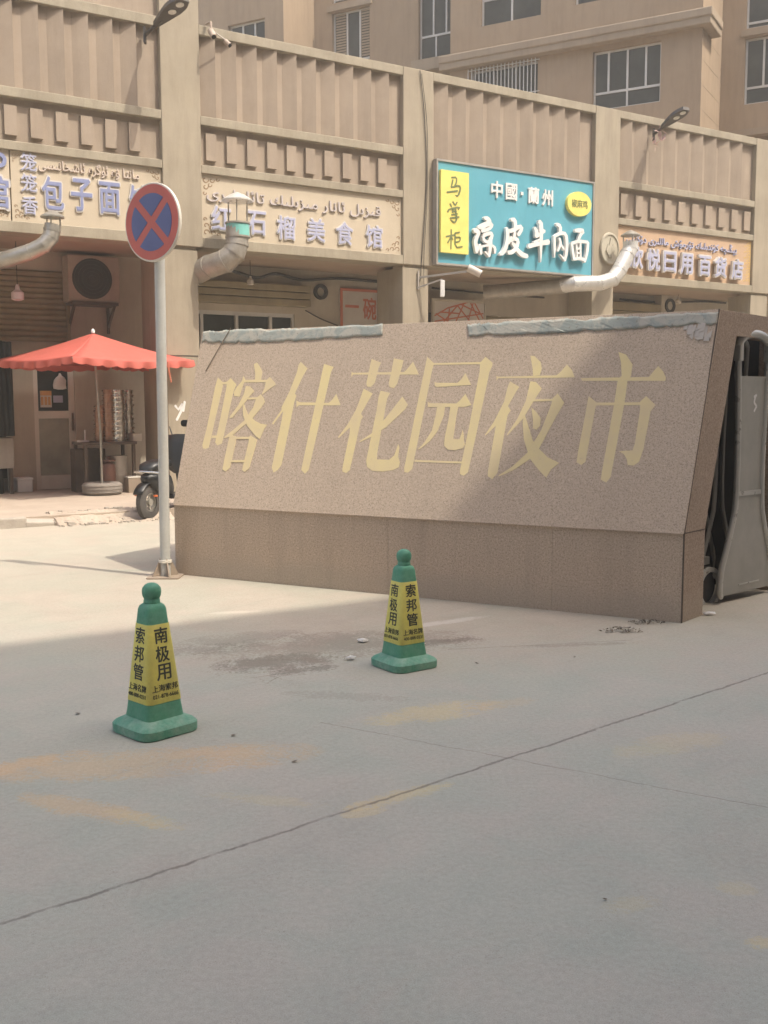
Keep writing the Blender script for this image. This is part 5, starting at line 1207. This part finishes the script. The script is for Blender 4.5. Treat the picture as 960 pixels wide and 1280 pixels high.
# left of the door: black curtain, stove, white box
q0, q1 = at(-40, 450, 1.2), at(19, 545, 1.2); m = MB(FAC); vs = []; n_ = 40
for i in range(n_ + 1):
    x_ = q0.x + (q1.x - q0.x) * i / n_; y_ = 1.2 + .03 * math.sin(i * 1.3)
    vs += [(x_, y_, q0.z + .3), (x_, y_ + .01, q1.z)]
m.add(vs, [(2 * i, 2 * i + 2, 2 * i + 3, 2 * i + 1) for i in range(n_)]); o = m.build('curtain', M_BLACK, None, smooth=60); o.modifiers.new('thickness', 'SOLIDIFY').thickness = .005; tag(o, 'black cloth curtain hanging at the left edge beside the shop door', 'curtain')
q0, q1 = at(-40, 547, 1.35), at(17, 547, 1.35); zz = q1.z
st = fthing('stove_cabinet', 'dark steel stove cabinet below the black curtain', 'stove', (q0.x + q1.x) / 2, 1.35, PZ)
MB(FAC).box(q0.x, q1.x, 1.35, 1.8, PZ + .42, zz).build('body', M_BARREL, st, bevel=.01)
for x_ in (q0.x + .05, q1.x - .05): MB(FAC).box(x_ - .03, x_ + .03, 1.38, 1.44, PZ, PZ + .42).build('leg', M_WOOD, st)
MB(FAC).box(q0.x + .1, q1.x - .15, 1.5, 1.75, PZ, PZ + .40).build('tank', M_BLACK, st, bevel=.02)
q = at(29, 600, 1.75); bx = fthing('foam_box', 'white foam box on the pavement left of the glass door', 'box', q.x, 1.7, PZ)
MB(FAC).box(q.x - .13, q.x + .12, 1.6, 1.88, PZ + .001, PZ + .20).build('tub', M_PBAG, bx, bevel=.012); MB(FAC).box(q.x - .14, q.x + .13, 1.59, 1.885, PZ + .202, PZ + .24).build('lid', M_WHITE, bx, bevel=.01)
# plastic bag on the door
q = at(75, 477, SY - .05); bgm = MB(FAC); n_ = 14; vs = []
prof = [(.015, .14), (.03, .10), (.07, .07), (.10, .02), (.11, -.06), (.105, -.12), (.04, -.135)]
for r_, z in prof:
    for k in range(n_):
        a = 2 * math.pi * k / n_; rr = r_ * (1 + .12 * math.sin(3 * a + z * 20)); vs.append((q.x + rr * math.cos(a), SY - .05 + rr * .45 * math.sin(a), q.z + z))
bgm.add(vs, [(i * n_ + k, i * n_ + (k + 1) % n_, (i + 1) * n_ + (k + 1) % n_, (i + 1) * n_ + k) for i in range(len(prof) - 1) for k in range(n_)] + [tuple((len(prof) - 1) * n_ + k for k in range(n_))])
o = bgm.build('plastic_bag', M_PBAG, None, smooth=60); tag(o, 'white plastic bag hanging on the upper pane of the shop door', 'bag')

# ------------------------------------------------------------------ scooter behind the pole
q = ground(186, 650); hd = math.atan2(.925, .38)
scr = thing('electric_scooter', 'black electric scooter parked by the kerb behind the sign pole', 'scooter', (q.x, q.y, 0), hd)
def wheel(x_):
    m = MB(); prf = [(.13, -.05), (.19, -.055), (.235, -.035), (.245, 0), (.235, .035), (.19, .055), (.13, .05)]; n_ = 28
    m.add([(x_ + r_ * math.cos(2 * math.pi * k / n_), y_, .245 + r_ * math.sin(2 * math.pi * k / n_)) for r_, y_ in prf for k in range(n_)], [(i * n_ + k, i * n_ + (k + 1) % n_, (i + 1) * n_ + (k + 1) % n_, (i + 1) * n_ + k) for i in range(6) for k in range(n_)])
    wv = m.build('wheel', M_RUBBER, scr, smooth=40)
    m = MB(); m.discy(x_, .245, -.035, .035, .14, None, 24, .8); m.discy(x_, .245, -.045, .045, .05, None, 16)
    for k in range(5):
        a = k * 2 * math.pi / 5; m.bar((x_, 0, .245), (x_ + math.cos(a) * .125, 0, .245 + math.sin(a) * .125), .02, .025)
    m.build('rim', M_GALV, wv)
wheel(0); wheel(1.18)
def loft(m, secs, seg=10):
    """cross sections: (x, z, half width, half height)"""
    vs = []
    for x_, z_, hw, hh in secs:
        for k in range(seg):
            a = 2 * math.pi * k / seg; c, s_ = math.cos(a), math.sin(a); vs.append((x_, hw * math.copysign(abs(c) ** .7, c), z_ + hh * math.copysign(abs(s_) ** .7, s_)))
    n_ = len(secs); m.add(vs, [(i * seg + k, i * seg + (k + 1) % seg, (i + 1) * seg + (k + 1) % seg, (i + 1) * seg + k) for i in range(n_ - 1) for k in range(seg)] + [tuple(reversed(range(seg))), tuple((n_ - 1) * seg + k for k in range(seg))])
    return m
loft(MB(), [(-.10, .57, .03, .03), (-.03, .56, .10, .08), (.1, .52, .14, .14), (.38, .47, .14, .16), (.45, .40, .12, .14)]).build('body', M_SCB, scr, smooth=50)
loft(MB(), [(-.08, .68, .08, .03), (.0, .72, .14, .06), (.18, .75, .16, .07), (.4, .76, .13, .06), (.46, .72, .06, .03)]).build('seat', M_SCB, scr, smooth=50)
MB().tube([(.1, -.17, .64), (-.08, -.15, .66), (-.13, 0, .67), (-.08, .15, .66), (.1, .17, .64)], .016, 8).build('grab_rail', M_CHROME, scr, smooth=40)
m = MB(); n_ = 10; vs = []
for k in range(n_ + 1):
    a = math.pi * (.15 + .75 * k / n_); r_ = .275
    vs += [(-math.cos(a - .0) * r_ * -1 * -1, -.075, .245 + math.sin(a) * r_), (-math.cos(a) * r_ * 1, .075, .245 + math.sin(a) * r_)]
m.add(vs, [(2 * k, 2 * k + 1, 2 * k + 3, 2 * k + 2) for k in range(n_)]); fd = m.build('rear_mudguard', M_SCB, scr, smooth=50); fd.modifiers.new('thickness', 'SOLIDIFY').thickness = .01
for y_ in (-.12, .12): MB().lathe([(.001, -.012), (.03, -.01), (.03, .01), (.001, .012)], 12, (-.05, y_ * 1.3, .34)).build('indicator', M_ORANGE, scr, smooth=40)
MB().box(.4, .95, -.14, .14, .26, .32).build('footboard', M_SCB, scr, bevel=.02)
loft(MB(), [(.93, .30, .12, .05), (.97, .6, .2, .2), (1.02, .85, .16, .12), (1.0, 1.0, .1, .06)]).build('front_shield', M_SCB, scr, smooth=50)
MB().tube([(1.18, 0, .26), (1.08, 0, .6), (.98, 0, 1.05)], .03, 10).build('fork', M_GALV, scr, smooth=40)
hb = MB().tube([(.85, -.34, 1.07), (.95, -.18, 1.10), (.97, 0, 1.08), (.95, .18, 1.10), (.85, .34, 1.07)], .018, 8).build('handlebar', M_SCB, scr, smooth=40)
for s_ in (-1, 1):
    MB().tube([(.82, s_ * .37, 1.06), (.88, s_ * .26, 1.085)], .024, 8).build('grip', M_RUBBER, hb)
    m = MB(); m.tube([(.93, s_ * .2, 1.1), (.95, s_ * .27, 1.25)], .008, 6); loft(m, [(.93, 1.29, .03, .02), (.94, 1.3, .07, .05), (.96, 1.3, .07, .05), (.97, 1.29, .03, .02)]); mm = m.build('mirror', M_SCB, hb, smooth=40)
# padded black windbreak apron over handlebars and knees
loft(MB(), [(.74, .62, .05, .03), (.78, .80, .22, .22), (.83, .98, .30, .16), (.87, 1.10, .26, .05)]).build('apron', M_SCB, scr, smooth=50)

# ------------------------------------------------------------------ litter
def scrap(label, u_, v_, r_, mat, name='paper_scrap', cat='litter'):
    q = ground(u_, v_); m = MB(ID); n_ = 8
    vs = [(q.x + math.cos(k * 6.283 / n_) * r_ * random.uniform(.5, 1.2) * 1.5, q.y + math.sin(k * 6.283 / n_) * r_ * random.uniform(.5, 1.1), .006 + random.uniform(0, .02)) for k in range(n_)] + [(q.x, q.y, .03)]
    m.add(vs, [(k, (k + 1) % n_, n_) for k in range(n_)]); o = m.build(name, mat, None, smooth=60); o.modifiers.new('thickness', 'SOLIDIFY').thickness = .002; tag(o, label, cat)
scrap('white paper scrap on the ground just left of the farther cone, upper one', 454, 803, .03, M_WHITE)
scrap('white paper scrap on the ground left of the farther cone, lower one', 438, 825, .03, M_WHITE)
scrap('white paper scrap on the ground right of the farther cone, on the dark patch', 527, 809, .025, M_PAPER)
scrap('crumpled white paper scrap beside the gate wheel', 886, 769, .04, M_WHITE); 
def debris(label, u_, v_, rx, cnt):
    q = ground(u_, v_); m = MB(ID)
    for k in range(cnt):
        a = random.uniform(0, 6.28); rr = random.random() ** .7; c = Vector((q.x + math.cos(a) * rx * rr, q.y + math.sin(a) * rx * .45 * rr, .006 + .035 * (1 - rr) * random.random())); s_ = random.uniform(.015, .042)
        d1 = Vector((random.uniform(-1, 1), random.uniform(-1, 1), random.uniform(-.4, .4))) * s_; d2 = Vector((random.uniform(-1, 1), random.uniform(-1, 1), random.uniform(.1, .5))) * s_ * .7
        m.add([c - d1 * .6, c + d2 * .6, c + d1 * .6, c - d2 * .3 + UP * .004], [(0, 1, 2, 3)])
    o = m.build('debris_heap', worn('debris', (.09, .07, .05), (.17, .135, .095), 20, .9), None); o['kind'] = 'stuff'; return tag(o, label, 'debris')
debris('dark heap of dry leaves on the ground before the right end of the granite wall', 777, 789, .16, 90)
debris('dark heap of dry leaves against the foot of the granite wall near its right corner', 808, 779, .14, 80)

# ------------------------------------------------------------------ dusty air over the street
hz = bpy.data.materials.new('dusty_air'); hz.use_nodes = True; n = hz.node_tree; n.nodes.clear()
vo = n.nodes.new('ShaderNodeVolumePrincipled'); out = n.nodes.new('ShaderNodeOutputMaterial'); lk(n, vo.outputs[0], out.inputs['Volume'])
vo.inputs['Color'].default_value = (.92, .87, .75, 1); vo.inputs['Density'].default_value = .005; vo.inputs['Anisotropy'].default_value = .2
o = MB().box(-120, 120, -60, 140, -1.0, 30).build('haze', hz); o['kind'] = 'stuff'
# dry leaf scraps lying about on the shaded road
LM = worn('dry_leaf', (.17, .145, .115), (.24, .20, .155), 20, .9); random.seed(5)
for u_, v_ in ((97, 893), (292, 920), (368, 953), (718, 822), (596, 830), (756, 1126)):
    q = ground(u_, v_); a = random.uniform(0, 6.28); L = random.uniform(.012, .02); d1 = Vector((math.cos(a), math.sin(a), 0)) * L; d2 = Vector((-math.sin(a), math.cos(a), 0)) * L * random.uniform(.3, .7)
    o = MB(ID).add([q - d1 + UP * .004, q - d2 + UP * .006, q + d1 + UP * .012, q + d2 + UP * .005, q + UP * .010], [(0, 1, 4), (1, 2, 4), (2, 3, 4), (3, 0, 4)]).build('dry_leaf', LM)
    tag(o, 'small dark dry leaf scrap lying on the shaded road', 'leaf', 'dry leaf scraps on the road')
